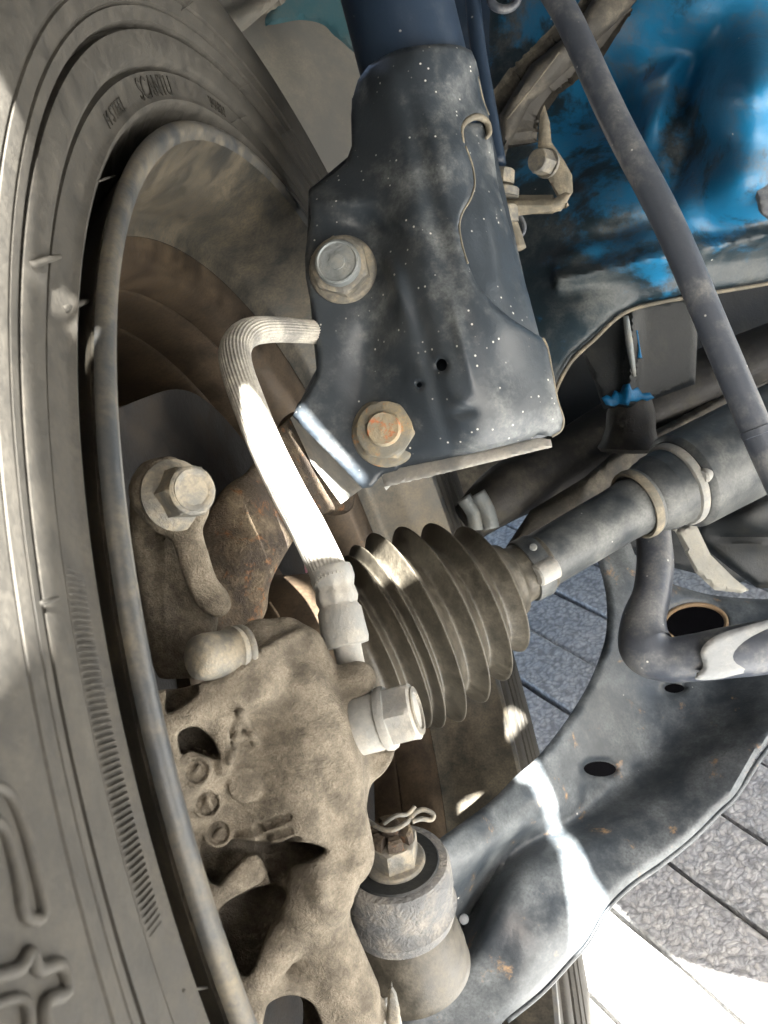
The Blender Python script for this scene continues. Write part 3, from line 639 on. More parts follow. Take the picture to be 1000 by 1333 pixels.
# small metal clip with its buckle
V, Fc = lathe(C0, da, [(.0585, .0126), (.0585, .0136), (.0592, .0139), (.0655, .0139), (.0662, .0136), (.0662, .0126)], 60); clip = mk('boot_clip', V, Fc, M['shaft'], shaft, 30)
_, u_, v_ = frame(da)
bk = unit(P(714, 748, .36) - (C0 + da * .062)); bk = unit(bk - da * (bk @ da))
V, Fc = lathe(C0 + da * .0578 + bk * .0128, da, [(0, .0005), (0, .0042), (.0008, .0050), (.0092, .0050), (.0098, .0040), (.0100, .0005)], 28); mk('clip_buckle', V, Fc, 'fitting', clip, 35)
nb = np.cross(da, bk); 
V, Fc = disc(C0 + da * .0625 + bk * .0092 - nb * .0102 * (1 if nb[1] < 0 else -1) , unit(bk * .7 - nb * .7 * (1 if nb[1] < 0 else -1)), .0016, .0012); mk('clip_button', V, Fc, 'bolt_grey', clip, 35)
S0 = C0 + da * .055; S1 = P(838, 652, .405); ds = unit(S1 - S0); Ls = np.linalg.norm(S1 - S0)
V, Fc = lathe(S0, ds, [(0, .001), (0, .0124), (Ls * .8, .0130), (Ls, .0140)], 64); mk('shaft_tube', V, Fc, 'shaft', shaft)
S2 = P(1010, 565, .430); d2 = unit(S2 - S1); L2 = np.linalg.norm(S2 - S1)
V, Fc = lathe(S1 - d2 * .005, d2, [(0, .012), (.0005, .0150), (.0012, .0160), (.0035, .0163), (.0048, .0158), (.0052, .0150), (.0060, .0158), (.0100, .0172), (.0140, .0178), (.0146, .0182), (.0215, .0186), (.0222, .0176), (.0235, .0176)], 72); mk('inner_boot', V, Fc, 'shaft', shaft, 30)
V, Fc = lathe(S1 - d2 * .005, d2, [(-.0008, .0146), (-.0012, .0158), (-.0004, .0164), (.0018, .0166), (.0030, .0163), (.0036, .0150)], 72); mk('collar_ring', V, Fc, 'edge', shaft, 40)
V, Fc = lathe(S1 + d2 * .0185, d2, [(-.0015, .017), (-.0012, .0196), (0, .0204), (.0020, .0204), (.0028, .0198), (.0032, .019)], 72); mk('housing_clip', V, Fc, 'fitting', shaft, 35)
V, Fc = lathe(S1 + d2 * .0205, d2, [(0, .015), (.0005, .0208), (.0020, .0226), (.0030, .0232), (.070, .0240), (.19, .0240), (.192, .005)], 72); housing = mk('joint_housing', V, Fc, 'shaft', shaft, 30)
tb = unit(P(902, 630, .38) - (S1 + d2 * .021)); tb = unit(tb - d2 * (tb @ d2))
V, Fc = lathe(S1 + d2 * .0195 + tb * .0200, unit(d2), [(0, .0005), (0, .0026), (.0010, .0034), (.0070, .0026), (.0078, .0005)], 20); mk('clip_tab', V, Fc, 'fitting', housing, 35)
# stamped mark 0H1 on the housing
def stamp(s, size, origin, ux, uy, h):
    v, f = text_mesh(s, size); n = np.cross(ux, uy); n = unit(n); n = n if n @ origin < 0 else -n
    A = [origin + ux * x + uy * y for x, y in v] + [origin + ux * x + uy * y + n * h for x, y in v]; k = len(v)
    fs = [tuple(i + k for i in t) for t in f] + [t[::-1] for t in f]
    from collections import Counter
    c = Counter(); orr = {}
    for t in f:
        for i in range(3):
            e = (t[i], t[(i + 1) % 3]); q = tuple(sorted(e)); c[q] += 1; orr[q] = e
    for q, z in c.items():
        if z == 1: i, j = orr[q]; fs.append((i, j, j + k, i + k))
    return np.array(A), fs
hc = S1 + d2 * .062; vw = unit(-hc); vp = unit(vw - d2 * (vw @ d2)); side = np.cross(vp, d2)
if side[1] < 0: side = -side
fc = unit(vp + side * .35); tx = unit(np.cross(fc, d2)); tx = tx if tx[1] < 0 else -tx
so = hc + fc * .0244
V, Fc = stamp('0H1', .0062, so, unit(tx), unit(d2), .0007); mk('stamped_mark', V, Fc, 'fitting', housing, 30)
print('shaft', time.time() - T0)

# ================================================================== CONTROL ARM
dA0 = tps([(570, 1100, .338), (690, 1010, .378), (760, 930, .410), (790, 830, .440), (850, 930, .430), (950, 850, .455), (1020, 780, .48), (700, 1100, .372), (800, 1030, .400), (620, 1180, .352), (600, 1260, .350),
           (700, 1230, .352), (790, 1150, .372), (880, 1070, .390), (1010, 940, .410), (1250, 760, .46), (1250, 640, .50), (640, 1330, .350), (500, 1345, .345)], 1e-5)
GRV = catmull([(520, 1300), (575, 1255), (612, 1195), (640, 1140), (672, 1106), (715, 1084), (760, 1062), (830, 1018), (920, 950), (1030, 860), (1250, 700)], 6)
RDG = catmull([(560, 1345), (630, 1285), (690, 1200), (750, 1145), (800, 1112), (880, 1050), (950, 985), (1030, 900), (1290, 680)], 6)
RD2 = catmull([(560, 1125), (600, 1118), (650, 1090), (700, 1045)], 6)
def dA(v):
    d = dA0(v); g = pdist(v, GRV, False); w = np.interp(v[:, 0], [560, 700, 800, 1000], [17, 15, 30, 44]); dep = np.interp(v[:, 0], [540, 620, 700, 780, 1000], [.018, .018, .010, .008, .007])
    d = d + dep * np.exp(-(g / w) ** 2)
    r = pdist(v, RDG, False); d = d - np.interp(v[:, 0], [560, 680, 800, 1000], [.010, .012, .011, .010]) * np.exp(-(r / 66) ** 4)
    return d - .008 * np.exp(-(pdist(v, RD2, False) / 34) ** 2)
arm_ol = [(560, 1105), (572, 1092), (600, 1072), (640, 1042), (672, 1010), (700, 985), (732, 945), (758, 905), (775, 870), (788, 830), (790, 790), (785, 755), (772, 715), (762, 695), (810, 690), (838, 740), (900, 768), (960, 778), (1030, 776), (1110, 740), (1230, 640), (1320, 620), (1330, 700), (1240, 770), (1110, 860),
          (1000, 965), (960, 1030), (935, 1055), (900, 1090), (860, 1122), (820, 1150), (790, 1180), (765, 1222), (745, 1245), (705, 1288), (660, 1325), (620, 1360), (470, 1360), (470, 1310), (530, 1270), (545, 1200)]
V, Fc = sheet(arm_ol, dA, .0035, 6., holes=[ell(781, 1001, 21, 10, 2), ell(878, 896, 13, 6, 0), ell(905, 812, 40, 24, -3)], bevel=10, bev_m=.003, smooth_outline=True)
arm = mk('control_arm', V, Fc, 'arm', None, 60, at=np.array([.0475, .0190, .1202]), label='wide black pressed steel control arm sweeping to the lower right with rust spots', cat='control arm')
pr = [(x, y) for x, y in ell(905, 812, 41, 25, -3, 28)]
V, Fc = tube([P(x, y, float(dA(np.array([[x, y]]))[0]) + .001) for x, y in pr + pr[:1]], .0012, 8, n=2, cap=False); mk('hole_flange', V, Fc, mat('tan_flange', (.20, .13, .07), dust=(.34, .25, .15), amt=.5, rough=.6, rust=.3), arm, None)
low = [(1110, 864), (1010, 962), (960, 1034), (935, 1059), (900, 1094), (860, 1126), (820, 1154), (790, 1184), (765, 1226), (745, 1249), (705, 1292), (660, 1329)]
V, Fc = tube([P(x, y, float(dA(np.array([[x, y]]))[0]) + .0055) for x, y in low], .0011, 10, n=5); mk('seam_flange', V, Fc, 'arm', arm, None)
V, Fc = sheet([(740, 985), (800, 850), (860, 780), (1030, 790), (1030, 900), (880, 985), (800, 1040)], lambda v: dA(v) + .05, .003, 12); mk('rear_skin', V, Fc, mat('hollow_shade', (.004, .004, .005), dust=(.005, .005, .005), rough=.9, updust=0, spec=0.), arm, 50)  # dark inner paint, blackened and glossless to stand in for the hollow's shade
V, Fc = disc(P(603, 1196, .345), unit([.2, .3, 1]), .0020, .0012); mk('plug', V, Fc, 'arm', arm)

# ================================================================== BALL JOINT
ja = unit([-.10, .90, .38]); J0 = P(517, 1150, .290)
joint = thing('ball_joint', 'grey ball joint collar with split pinned castle nut on top and dark rubber below', 'ball joint', P(525, 1280, .31))
V, Fc = lathe(J0, ja, [(-.016, .0005), (-.016, .0150), (-.0145, .0176), (-.010, .0188), (-.0085, .0180), (-.0060, .0175), (-.002, .0182), (.0065, .0178), (.0085, .0170), (.0094, .0150), (.0094, .0118), (.0080, .0100), (.0080, .0005)], 80,
              lambda t, r, ph: r * (1 + .03 * np.sin(ph + .5) + .02 * np.sin(2 * ph))); mk('collar', V, Fc, 'joint', joint, 40)
V, Fc = lathe(J0, ja, [(.0074, .0005), (.0074, .0146), (.0092, .0148), (.0100, .0142), (.0100, .0100)], 60); mk('seat_ring', V, Fc, 'dark', joint, 40)
V, Fc = disc(J0 + ja * .0096, ja, .0102, .0018, .4); mk('washer', V, Fc, 'bolt', joint)
V, Fc = hexa(J0 + ja * .0110, ja, .0074, .0086, rot=.2, ch=.05); nut = mk('castle_nut', V, Fc, 'bolt', joint, 25)
segs = []
for i in range(6):
    a_ = i / 6 * 2 * math.pi + .2; _, uu, vv = frame(ja)
    V1, F1 = lathe(J0 + ja * .0196, ja, [(-.0004, .0036), (-.0004, .0072), (.0030, .0068), (.0038, .0060), (.0038, .0040), (.0030, .0036)], 6, a0=a_ + .17, a1=a_ + math.pi / 3 - .17, closed=True)
    n_ = len(V1); ns = 7; F1 = list(F1) + [tuple(j * ns for j in range(6)), tuple(j * ns + 6 for j in range(5, -1, -1))]; segs.append((V1, F1))
V, Fc = join(*segs); mk('nut_crown', V, Fc, 'knuckle', nut, 30)
V, Fc = lathe(J0 + ja * .0195, ja, [(-.001, .0034), (.0048, .0034), (.0056, .0026), (.0056, 1e-5)], 24); mk('threaded_stud', V, Fc, 'knuckle', joint, 30)
def nd(x, y, d): return P(x, y, d)
V, Fc = join(tube([nd(476, 1066, .284), nd(494, 1078, .279), nd(512, 1080, .277), nd(530, 1070, .278), nd(541, 1058, .280), nd(552, 1054, .281), nd(564, 1060, .281), nd(561, 1067, .280), nd(548, 1066, .279), nd(536, 1070, .278)], .0008, 10, n=6),
             tube([nd(500, 1072, .278), nd(515, 1062, .277), nd(530, 1060, .278), nd(540, 1050, .280)], .0007, 10, n=6))
mk('split_pin', V, Fc, 'bolt', joint, None)
V, Fc = lathe(J0, ja, [(-.0150, .0165), (-.018, .0178), (-.024, .0195), (-.0300, .0208), (-.0340, .0212), (-.0362, .0218), (-.0376, .0205), (-.039, .0150), (-.041, .001)], 72); mk('dust_boot', V, Fc, 'boot', joint, 60)

# ================================================================== STABILISER BAR
sb = thing('stabiliser_bar', 'bent dark grey bar hooking down and right with a flattened paddle end', 'anti roll bar', P(840, 850, .40))
pts = [P(852, 640, .46), P(851, 690, .447), P(853, 735, .437), P(848, 775, .428), P(838, 810, .419), P(842, 843, .412), P(868, 858, .407), P(905, 856, .403), P(945, 850, .399), P(1020, 838, .394), P(1200, 800, .385)]
V, Fc = tube(pts, [.0085, .0085, .0090, .0090, .0105, .0125, .0105, .0108, .0115, .012, .011], 40, n=8)
q = V.copy()
mk('bar', V, Fc, 'rod', sb, None)
V, Fc = sheet([(912, 850), (918, 838), (935, 826), (970, 815), (1030, 800), (1080, 795), (1080, 860), (1030, 868), (970, 876), (935, 884), (905, 884), (915, 868)], lambda v: .3880 - .0006 * gauss(v, 960, 845, 40), .004, 4, bevel=10, bev_m=.002, smooth_outline=True); mk('paddle', V, Fc, mat('bright_paddle', (.20, .215, .225), dust=(.36, .36, .34), amt=.4, scale=60, rough=.5, rust=.05, bump=.25), sb, 50)

# ================================================================== DIAGONAL ROD
rod = thing('diagonal_rod', 'long straight grey rod with pale flecks crossing the upper right corner', 'rod', P(990, 590, .335))
pts = [P(690, -50, .375), P(735, 15, .368), P(800, 155, .358), P(870, 290, .350), P(930, 430, .344), P(985, 560, .339), P(1025, 650, .336), P(1075, 770, .334)]
V, Fc = tube(pts, [.0056, .0057, .0060, .0061, .0060, .0060, .0060, .0060], 40, n=6); mk('rod', V, Fc, 'rod', rod, None)
V, Fc = lathe(P(984, 556, .339), unit(pts[-1] - pts[-2]), [(0, .0058), (.0004, .0063), (.003, .0064), (.0032, .0060)], 40); mk('sleeve', V, Fc, 'rod', rod, 30)

# ================================================================== BODY PANEL
dB = tps([(1400, -60, .44), (1400, 280, .46), (1200, 100, .430), (1200, 320, .452), (640, 60, .52), (640, 250, .49), (700, 350, .46), (690, 450, .44), (760, 400, .44), (740, 480, .435), (830, 390, .445), (1010, 350, .45), (1010, 250, .42), (930, 300, .44), (940, 120, .42), (1010, 60, .42), (880, 180, .455), (820, 230, .45), (760, 250, .455),
          (820, 60, .455), (900, 30, .43), (700, 180, .49), (760, 150, .50), (850, 330, .428), (950, 210, .425), (920, 230, .437), (900, 70, .450), (780, 330, .445)], 1e-6)
def fB(v):
    f = -.030 * gauss(v, 985, 110, 62, 70, 20) - .022 * gauss(v, 960, 240, 55, 52, 0) - .014 * gauss(v, 850, 165, 45, 60, 20) + .014 * gauss(v, 900, 110, 20, 60, 25) + .008 * gauss(v, 885, 220, 14, 70, 20)
    f += -.010 * np.exp(-((v[:, 1] - (338 - .20 * (v[:, 0] - 850))) / 13) ** 2) * (v[:, 0] > 720) + .010 * gauss(v, 815, 150, 30, 90, -15) - .008 * gauss(v, 850, 150, 16, 60, 25)
    f += -.007 * gauss(v, 750, 330, 50, 14, -20) + .010 * gauss(v, 810, 300, 45, 14, -15) - .006 * gauss(v, 850, 105, 60, 10, -32) + .006 * gauss(v, 740, 230, 20, 40)
    return f
V, Fc = sheet([(640, -60), (1050, -60), (1400, -60), (1400, 285), (1200, 325), (1050, 352), (1000, 366), (960, 372), (900, 382), (830, 396), (800, 412), (775, 436), (745, 462), (728, 490), (716, 520), (690, 540), (650, 500), (630, 300)], dB, .003, 6., feat=fB, bevel=5, bev_m=.002)
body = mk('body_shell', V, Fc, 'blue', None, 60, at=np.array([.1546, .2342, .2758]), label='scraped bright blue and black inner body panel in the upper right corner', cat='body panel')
V, Fc = tube([P(x, y, dB(np.array([[x, y]]))[0] - .001) for x, y in [(1400, 289), (1200, 329), (1050, 356), (1000, 369), (960, 376), (900, 386), (832, 400), (802, 415), (776, 440), (746, 468), (729, 496), (718, 524)]], .0010, 10, n=4)
mk('tan_seam', V, Fc, 'edge', body, None)
V, Fc = sheet([(972, 200), (985, 178), (1030, 172), (1040, 300), (995, 282), (985, 262)], .405, .004, 4, bevel=8, bev_m=.003, smooth_outline=True); mk('grey_tab', V, Fc, 'rod', body, 50)
# grey-brown beam crossing behind
beam = thing('cross_beam', 'grey brown dusty box beam behind the rod at the top right', 'beam', P(740, 130, .46))
V, Fc = sheet([(655, 215), (650, 150), (690, 85), (745, 40), (790, -30), (880, -60), (838, -10), (812, 20), (775, 55), (740, 90), (690, 135), (662, 190)], lambda v: .437 + .00010 * (v[:, 1] - 60) - .004 * gauss(v, 740, 60, 60, 15, -45), .02, 5, bevel=10, bev_m=.006); mk('beam_face', V, Fc, 'beam', beam, 50)
V, Fc = tube([P(660, 155, .4415), P(700, 105, .436), P(728, 68, .432)], .0004, 8, n=4); mk('weld_ridge', V, Fc, 'edge', beam, None)
# dark bump bracket under the seam
br = thing('bump_bracket', 'black hanging bracket with blue paint drips above a rubber bump stop', 'bracket', P(835, 590, .46))
V, Fc = sheet([(752, 440), (790, 408), (830, 394), (905, 382), (908, 440), (905, 500), (850, 520), (833, 530), (785, 532), (775, 500), (762, 470)], lambda v: .452 - .008 * gauss(v, 822, 460, 9, 90, 3) + .0001 * np.abs(v[:, 0] - 822), .006, 5, bevel=5, bev_m=.003)
brk = mk('bracket_body', V, Fc, 'dark', br, 50)
blot = np.array([(783, 518), (790, 514), (796, 517), (800, 508), (807, 511), (811, 501), (819, 499), (823, 508), (831, 504), (836, 512), (846, 511), (852, 518), (843, 522), (836, 520), (829, 523), (821, 522), (818, 528), (806, 526), (800, 529), (789, 527)])
V, Fc = sheet(blot, lambda v: .4505 - .008 * gauss(v, 822, 460, 9, 90, 3), .001, 4, bevel=3, bev_m=.0006); mk('paint_blot', V, Fc, 'bluepaint', brk, None)
V, Fc = tube([P(815, 412, .443), P(820, 450, .441), P(826, 490, .4435)], [.0014, .0018, .001], 10, n=5); mk('bright_ridge', V, Fc, 'bolt_grey', brk, None)
V, Fc = tube([P(829, 430, .444), P(832, 450, .4445), P(833, 466, .444)], [.0005, .0004, .0013], 8, n=4); mk('paint_drip', V, Fc, 'bluepaint', brk, None)
ra = unit([0, -1, -.15])
V, Fc = lathe(P(822, 528, .462), ra, [(-.004, .010), (.004, .0125), (.012, .0128), (.018, .0145), (.022, .0165), (.024, .015), (.024, .001)], 40); mk('rubber_stop', V, Fc, 'darkrubber', br, 40)
# bracket with small bolt, thin pipe, stack of nuts
lb = thing('pipe_bracket', 'dusty angled bracket with a small bolt between strut and body', 'bracket', P(730, 262, .40))
V, Fc = sheet([(703, 150), (709, 136), (716, 160), (718, 185), (735, 210), (745, 228), (746, 250), (738, 262), (728, 262), (705, 215), (700, 190)], .402, .002, 4, bevel=3, bev_m=.001); mk('bracket_plate', V, Fc, 'edge', lb, 50)
V, Fc = sheet([(650, 262), (720, 259), (736, 250), (744, 252), (738, 264), (722, 270), (650, 270)], lambda v: .400 - .00008 * (v[:, 0] - 650), .008, 4, bevel=3, bev_m=.001); mk('bracket_foot', V, Fc, 'edge', lb, 50)
V, Fc = join(hexa(P(712, 213, .402), unit([-.75, -.08, .75]), .0050, .008, rot=.2), disc(P(713, 213, .403), unit([-.75, -.08, .75]), .0066, .0015)); mk('small_bolt', V, Fc, 'bolt', lb, 25)
pipe = thing('brake_pipe', 'thin dark brake pipe running down beside the strut to a small nut', 'pipe', P(655, 240, .40))
V, Fc = tube([P(612, -40, .405), P(622, 60, .402), P(636, 140, .400), P(649, 215, .398)], .0036, 20, n=6); mk('pipe_run', V, Fc, 'tube', pipe, None)
V, Fc = join(hexa(P(653, 240, .3975), unit([.05, 1, .1]), .0052, .0065), disc(P(655, 256, .398), unit([.05, 1, .1]), .0070, .0038), hexa(P(661, 290, .400), unit([-.1, 1, .1]), .0046, .0075)); mk('pipe_nut', V, Fc, 'bolt', pipe, 25)
V, Fc = tube([P(657, 268, .402), P(668, 300, .402), P(676, 325, .402)], .0034, 12, n=4); mk('pipe_tail', V, Fc, 'edge', pipe, None)
V, Fc = tube([P(x, y, .415) for x, y in [(668, 268), (682, 290), (680, 305), (668, 310)]], .0010, 10, n=5); mk('spring_clip', V, Fc, 'rod', pipe, None)
ringt = thing('eyelet_ring', 'dull metal eyelet ring at the top edge right of the strut', 'ring', P(655, 10, .40))
V, Fc = tube([P(x, y, .40) for x, y in list(ell(656, -4, 18, 16, 0, 16)) + [tuple(ell(656, -4, 18, 16, 0, 16)[0])]], .0020, 12, n=3, cap=False); mk('eyelet', V, Fc, 'rod', ringt, None)

# ================================================================== DEEP BACKGROUND OF THE WHEEL HOUSE
V, Fc = sheet([(200, -120), (470, -120), (500, 100), (500, 330), (420, 300), (330, 260), (280, 100)], lambda v: .62 + .00025 * (v[:, 0] - 350) - .02 * gauss(v, 340, 200, 120), .003, 10)
mk('fender_liner', V, Fc, 'liner', None, 50, label='plain grey wheel house liner behind the tyre and strut at the top', cat='liner')
V, Fc = sheet([(345, 30), (372, -20), (400, -60), (470, -60), (480, 70), (440, 50), (420, 32), (390, 26)], lambda v: .595 + 0 * v[:, 0], .004, 6, bevel=8, bev_m=.004, smooth_outline=True)
mk('fender_edge', V, Fc, 'liner_blue', None, 50, label='faded teal patch of inner fender left of the strut top', cat='body panel')
V, Fc = sheet([(250, -80), (430, -80), (372, -8), (350, 12), (318, 40), (292, 50), (272, 30)], lambda v: .56 - .006 * np.exp(-((v[:, 0] + v[:, 1] * 2 - 350) / 40) ** 2) + .004 * np.exp(-((v[:, 0] + v[:, 1] * 2 - 310) / 20) ** 2), .01, 6, bevel=10, bev_m=.006)
mk('fender_rail', V, Fc, 'liner', None, 50, label='short grey rail at the top edge between tyre and strut', cat='rail')
V, Fc = sheet([(440, -160), (1500, -160), (1500, 420), (440, 420)], .66, .004, 25)
mk('bulkhead', V, Fc, 'tube', None, 50, label='dark blue bulkhead far behind the strut and pipe', cat='body panel')
# subframe, engine underside and engine mount seen in the gaps
def wbox(c, s, name, mt, parent, rot=0.):
    x, y, z = s; V = np.array([[a * x, b * y, c_ * z] for a in (-.5, .5) for b in (-.5, .5) for c_ in (-.5, .5)])
    cr, sr = math.cos(rot), math.sin(rot); V = V @ np.array([[cr, sr, 0], [-sr, cr, 0], [0, 0, 1]]) + c
    return mk(name, V, [(0, 1, 3, 2), (4, 6, 7, 5), (0, 4, 5, 1), (2, 3, 7, 6), (0, 2, 6, 4), (1, 5, 7, 3)], mt, parent, 30, world_coords=True)
sub = thing('subframe', 'dark subframe and engine underside deep behind the drive shaft', 'subframe', P(800, 600, .60))
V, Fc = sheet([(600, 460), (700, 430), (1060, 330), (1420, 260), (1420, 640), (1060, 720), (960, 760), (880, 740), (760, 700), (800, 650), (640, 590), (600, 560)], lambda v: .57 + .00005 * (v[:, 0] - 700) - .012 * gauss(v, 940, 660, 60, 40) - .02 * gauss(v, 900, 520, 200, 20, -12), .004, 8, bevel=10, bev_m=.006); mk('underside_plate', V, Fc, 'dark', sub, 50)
V, Fc = tube([P(610, 680, .51), P(660, 640, .515), P(730, 605, .525), P(800, 560, .53), P(900, 500, .535), P(1040, 440, .54), P(1300, 320, .56)], [.012, .017, .018, .018, .018, .016, .016], 24, n=6); mk('tie_rod_gaiter', V, Fc, 'darkrubber', sub, None)
V, Fc = join(tube([P(604, 648, .50), P(617, 668, .50), P(620, 690, .50)], .0045, 16, n=5), tube([P(622, 642, .498), P(634, 664, .498), P(640, 688, .498)], .0045, 16, n=5)); mk('tie_rod_end', V, Fc, 'bolt_grey', sub, None)
V, Fc = sheet([(640, 740), (690, 665), (760, 622), (800, 588), (900, 535), (960, 500), (980, 540), (900, 560), (800, 640), (720, 690), (680, 760)], lambda v: .485 + .0002 * np.abs(v[:, 0] - 760), .01, 6, bevel=14, bev_m=.008); mk('dusty_web', V, Fc, 'beam', sub, 50)
V, Fc = sheet([(878, 690), (905, 680), (925, 722), (955, 752), (975, 768), (965, 772), (930, 768), (905, 745)], .50, .006, 5, bevel=5, bev_m=.003); mk('aluminium_strap', V, Fc, mat('aluminium_strap', (.34, .34, .31), dust=(.42, .40, .34), amt=.5, scale=90, rough=.6, bump=.5), sub, 50)
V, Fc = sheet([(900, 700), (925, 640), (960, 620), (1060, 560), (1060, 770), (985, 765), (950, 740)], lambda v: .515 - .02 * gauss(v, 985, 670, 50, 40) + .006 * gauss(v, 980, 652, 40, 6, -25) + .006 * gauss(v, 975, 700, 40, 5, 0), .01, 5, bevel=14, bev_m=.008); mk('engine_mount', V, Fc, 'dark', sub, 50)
V, Fc = sheet([(560, 620), (700, 580), (700, 640), (660, 660), (600, 650), (570, 660)], .60, .004, 8); mk('grey_plate', V, Fc, 'beam', sub, 50)
V, Fc = sheet([(700, 590), (760, 555), (800, 530), (812, 548), (790, 590), (740, 610)], .55, .004, 6, bevel=8, bev_m=.004); mk('pale_rib', V, Fc, 'beam', sub, 50)
print('body', time.time() - T0)

# ================================================================== BRAKE CALIPER (casting)
cal = thing('brake_caliper', 'dusty sand coloured cast brake caliper with raised letters inside the wheel', 'brake caliper', P(350, 1330, .21))
dC = tps([(200, 900, .212), (200, 1000, .206), (260, 1000, .212), (250, 900, .213), (330, 870, .217), (400, 850, .232), (330, 950, .222), (300, 1050, .219), (380, 1000, .217), (430, 960, .222), (470, 1000, .232), (500, 1000, .242), (350, 1080, .217), (420, 1080, .216), (470, 1100, .232),
          (380, 1150, .219), (420, 1170, .212), (460, 1180, .226), (300, 1130, .226), (260, 1100, .221), (280, 1200, .222), (340, 1230, .232), (400, 1240, .222), (440, 1260, .226), (330, 1290, .214), (300, 1330, .21), (400, 1340, .222), (480, 1340, .24), (230, 1050, .209)], 1e-6)
h = .00052
lo, hi = bounds([P(215, 800, .20), P(215, 800, .262), P(545, 800, .262), P(215, 1350, .194), P(545, 1350, .262), P(545, 1350, .194)], .001)
S = Solid(lo, hi, h)
ol = [(190, 915), (240, 895), (290, 880), (330, 850), (372, 826), (395, 822), (408, 850), (425, 868), (440, 900), (470, 960), (480, 1010), (477, 1050), (464, 1090), (468, 1130), (462, 1165), (450, 1190), (440, 1215), (452, 1250), (475, 1290), (500, 1380), (250, 1380), (230, 1200), (190, 1050)]
S.add(S.slab(ol, dC, .03, .0022))
C = lambda x, y, d: P(x, y, d)
S.add(S.cap(C(342, 848, .238), C(356, 885, .236), .0088, .0100), .0025)              # slide pin boss
S.add(S.cap(C(372, 832, .240), C(400, 880, .240), .0060, .0070), .002)
S.add(S.cap(C(395, 845, .238), C(425, 925, .237), .0060, .0075), .0025)               # shoulder
S.add(S.cap(C(432, 895, .238), C(466, 884, .236), .0052, .0048), .0015)               # boss below the pipe
S.add(S.slab([(432, 950), (462, 968), (510, 958), (512, 985), (495, 1008), (470, 1012), (440, 1000)], lambda q: .2400 + 0 * q[:, 0], .022, .0012), .0015)   # banjo seat
S.add(S.cap(C(425, 935, .240), C(458, 985, .247), .0085, .0085), .003)
S.add(S.cap(C(392, 900, .230), C(428, 1010, .2285), .0070, .0080), .004)              # wrinkled ridge
S.add(S.cap(C(428, 1010, .2285), C(440, 1110, .2285), .0080, .0095), .004)
S.add(S.ell(C(412, 1160, .2235), (.0098, .0090, .010)), .0015)                        # round lower boss
S.add(S.cap(C(225, 945, .2130), C(335, 890, .2220), .0046, .0060), .0025)             # upper left rib
S.add(S.cap(C(285, 935, .2160), C(292, 1000, .2150), .0022, .0020), .002)
S.add(S.cap(C(250, 1150, .2175), C(345, 1095, .2215), .0036, .0048), .002)
S.add(S.cap(C(300, 1310, .2155), C(396, 1195, .2220), .0050, .0050), .002)            # diagonal rib
S.add(S.cap(C(262, 1172, .2150), C(345, 1120, .2200), .0042, .0040), .002)
S.add(S.cap(C(410, 1200, .227), C(446, 1300, .232), .0085, .0100), .003)
S.add(S.cap(C(340, 1290, .220), C(470, 1330, .236), .0060, .0080), .003)
front = lambda q: .190 + 0 * q[:, 0]
def pocket(poly, depth, r=.0008, k=.0010): S.sub(S.slab(poly, front, depth - .190, r), k)
pocket([(232, 955), (255, 946), (276, 962), (286, 988), (268, 984), (248, 978), (236, 982)], .2300)
pocket([(262, 1098), (300, 1092), (345, 1100), (318, 1118), (296, 1140), (284, 1152), (268, 1140)], .2330)
pocket([(340, 1102), (392, 1096), (424, 1106), (402, 1122), (382, 1128), (368, 1150), (358, 1160), (348, 1135)], .2350, k=.003)
pocket([(285, 1186), (322, 1160), (356, 1152), (374, 1166), (352, 1205), (330, 1262), (312, 1268), (296, 1230)], .2400)
pocket([(345, 1318), (360, 1300), (385, 1296), (408, 1308), (420, 1340), (424, 1385), (345, 1385)], .2500)
pocket([(225, 872), (250, 884), (258, 902), (232, 922), (215, 925)], .2300)
S.sub(S.ell(C(300, 965, .2105), (.0068, .0085, .0040), ((.92, .4, 0), (-.4, .92, 0), (0, 0, 1))), .002)
S.sub(S.cap(C(492, 962, .2400), C(535, 955, .2440), .0036, .0036), .0008)
def strokes(poly, width, sgn_=-1, lift=.0002):
    for st in poly:
        q = []
        for i in range(len(st) - 1):
            n_ = max(2, int(np.hypot(st[i + 1][0] - st[i][0], st[i + 1][1] - st[i][1]) / 8)); q += [np.array(st[i]) + (np.array(st[i + 1]) - np.array(st[i])) * t / n_ for t in range(n_)]
        q.append(np.array(st[-1])); pts_ = [P(x, y, S0f(x, y) + lift * sgn_) for x, y in q]
        for a_, b_ in zip(pts_[:-1], pts_[1:]):
            f = S.cap(a_, b_, width, width)
            if sgn_ < 0: S.add(f, .0006)
            else: S.sub(f, .0005)
_cache = {}
def S0f(x, y): return S.surf(x, y)
strokes([[(313, 928), (300, 990)], [(314, 928), (334, 966)], [(306, 962), (328, 958)]], .0011, -1, .0004)
strokes([[(334, 1078), (374, 1064)], [(336, 1078), (348, 1106)], [(344, 1092), (376, 1082)], [(350, 1106), (386, 1093)]], .0012, 1)
d0 = S.surf(321, 1022)
S.add(S.cyl(P(321, 1022, d0 + .004), P(320, 1021, d0 - .0013), .0043, .0003), .0006)
for (x, y) in ((256, 1004), (270, 1046), (284, 1084)):
    d1 = S.surf(x, y)
    S.add(S.cyl(P(x, y, d1 + .003), P(x, y, d1 - .0013), .0036, .0003), .0006); S.sub(S.cyl(P(x, y, d1), P(x, y, d1 - .004), .0027, .0003), .0003)
for a_, b_ in (((252, 1008), (259, 999)), ((266, 1052), (270, 1040)), ((270, 1040), (275, 1052)), ((280, 1088), (288, 1080))):
    dd = S.surf(*a_); S.add(S.cap(P(*a_, dd), P(*b_, dd), .0007, .0007), .0003)
V, Q = S.mesh(); fastmk('casting', V, Q, 'cast', cal); print('caliper', len(V), time.time() - T0)
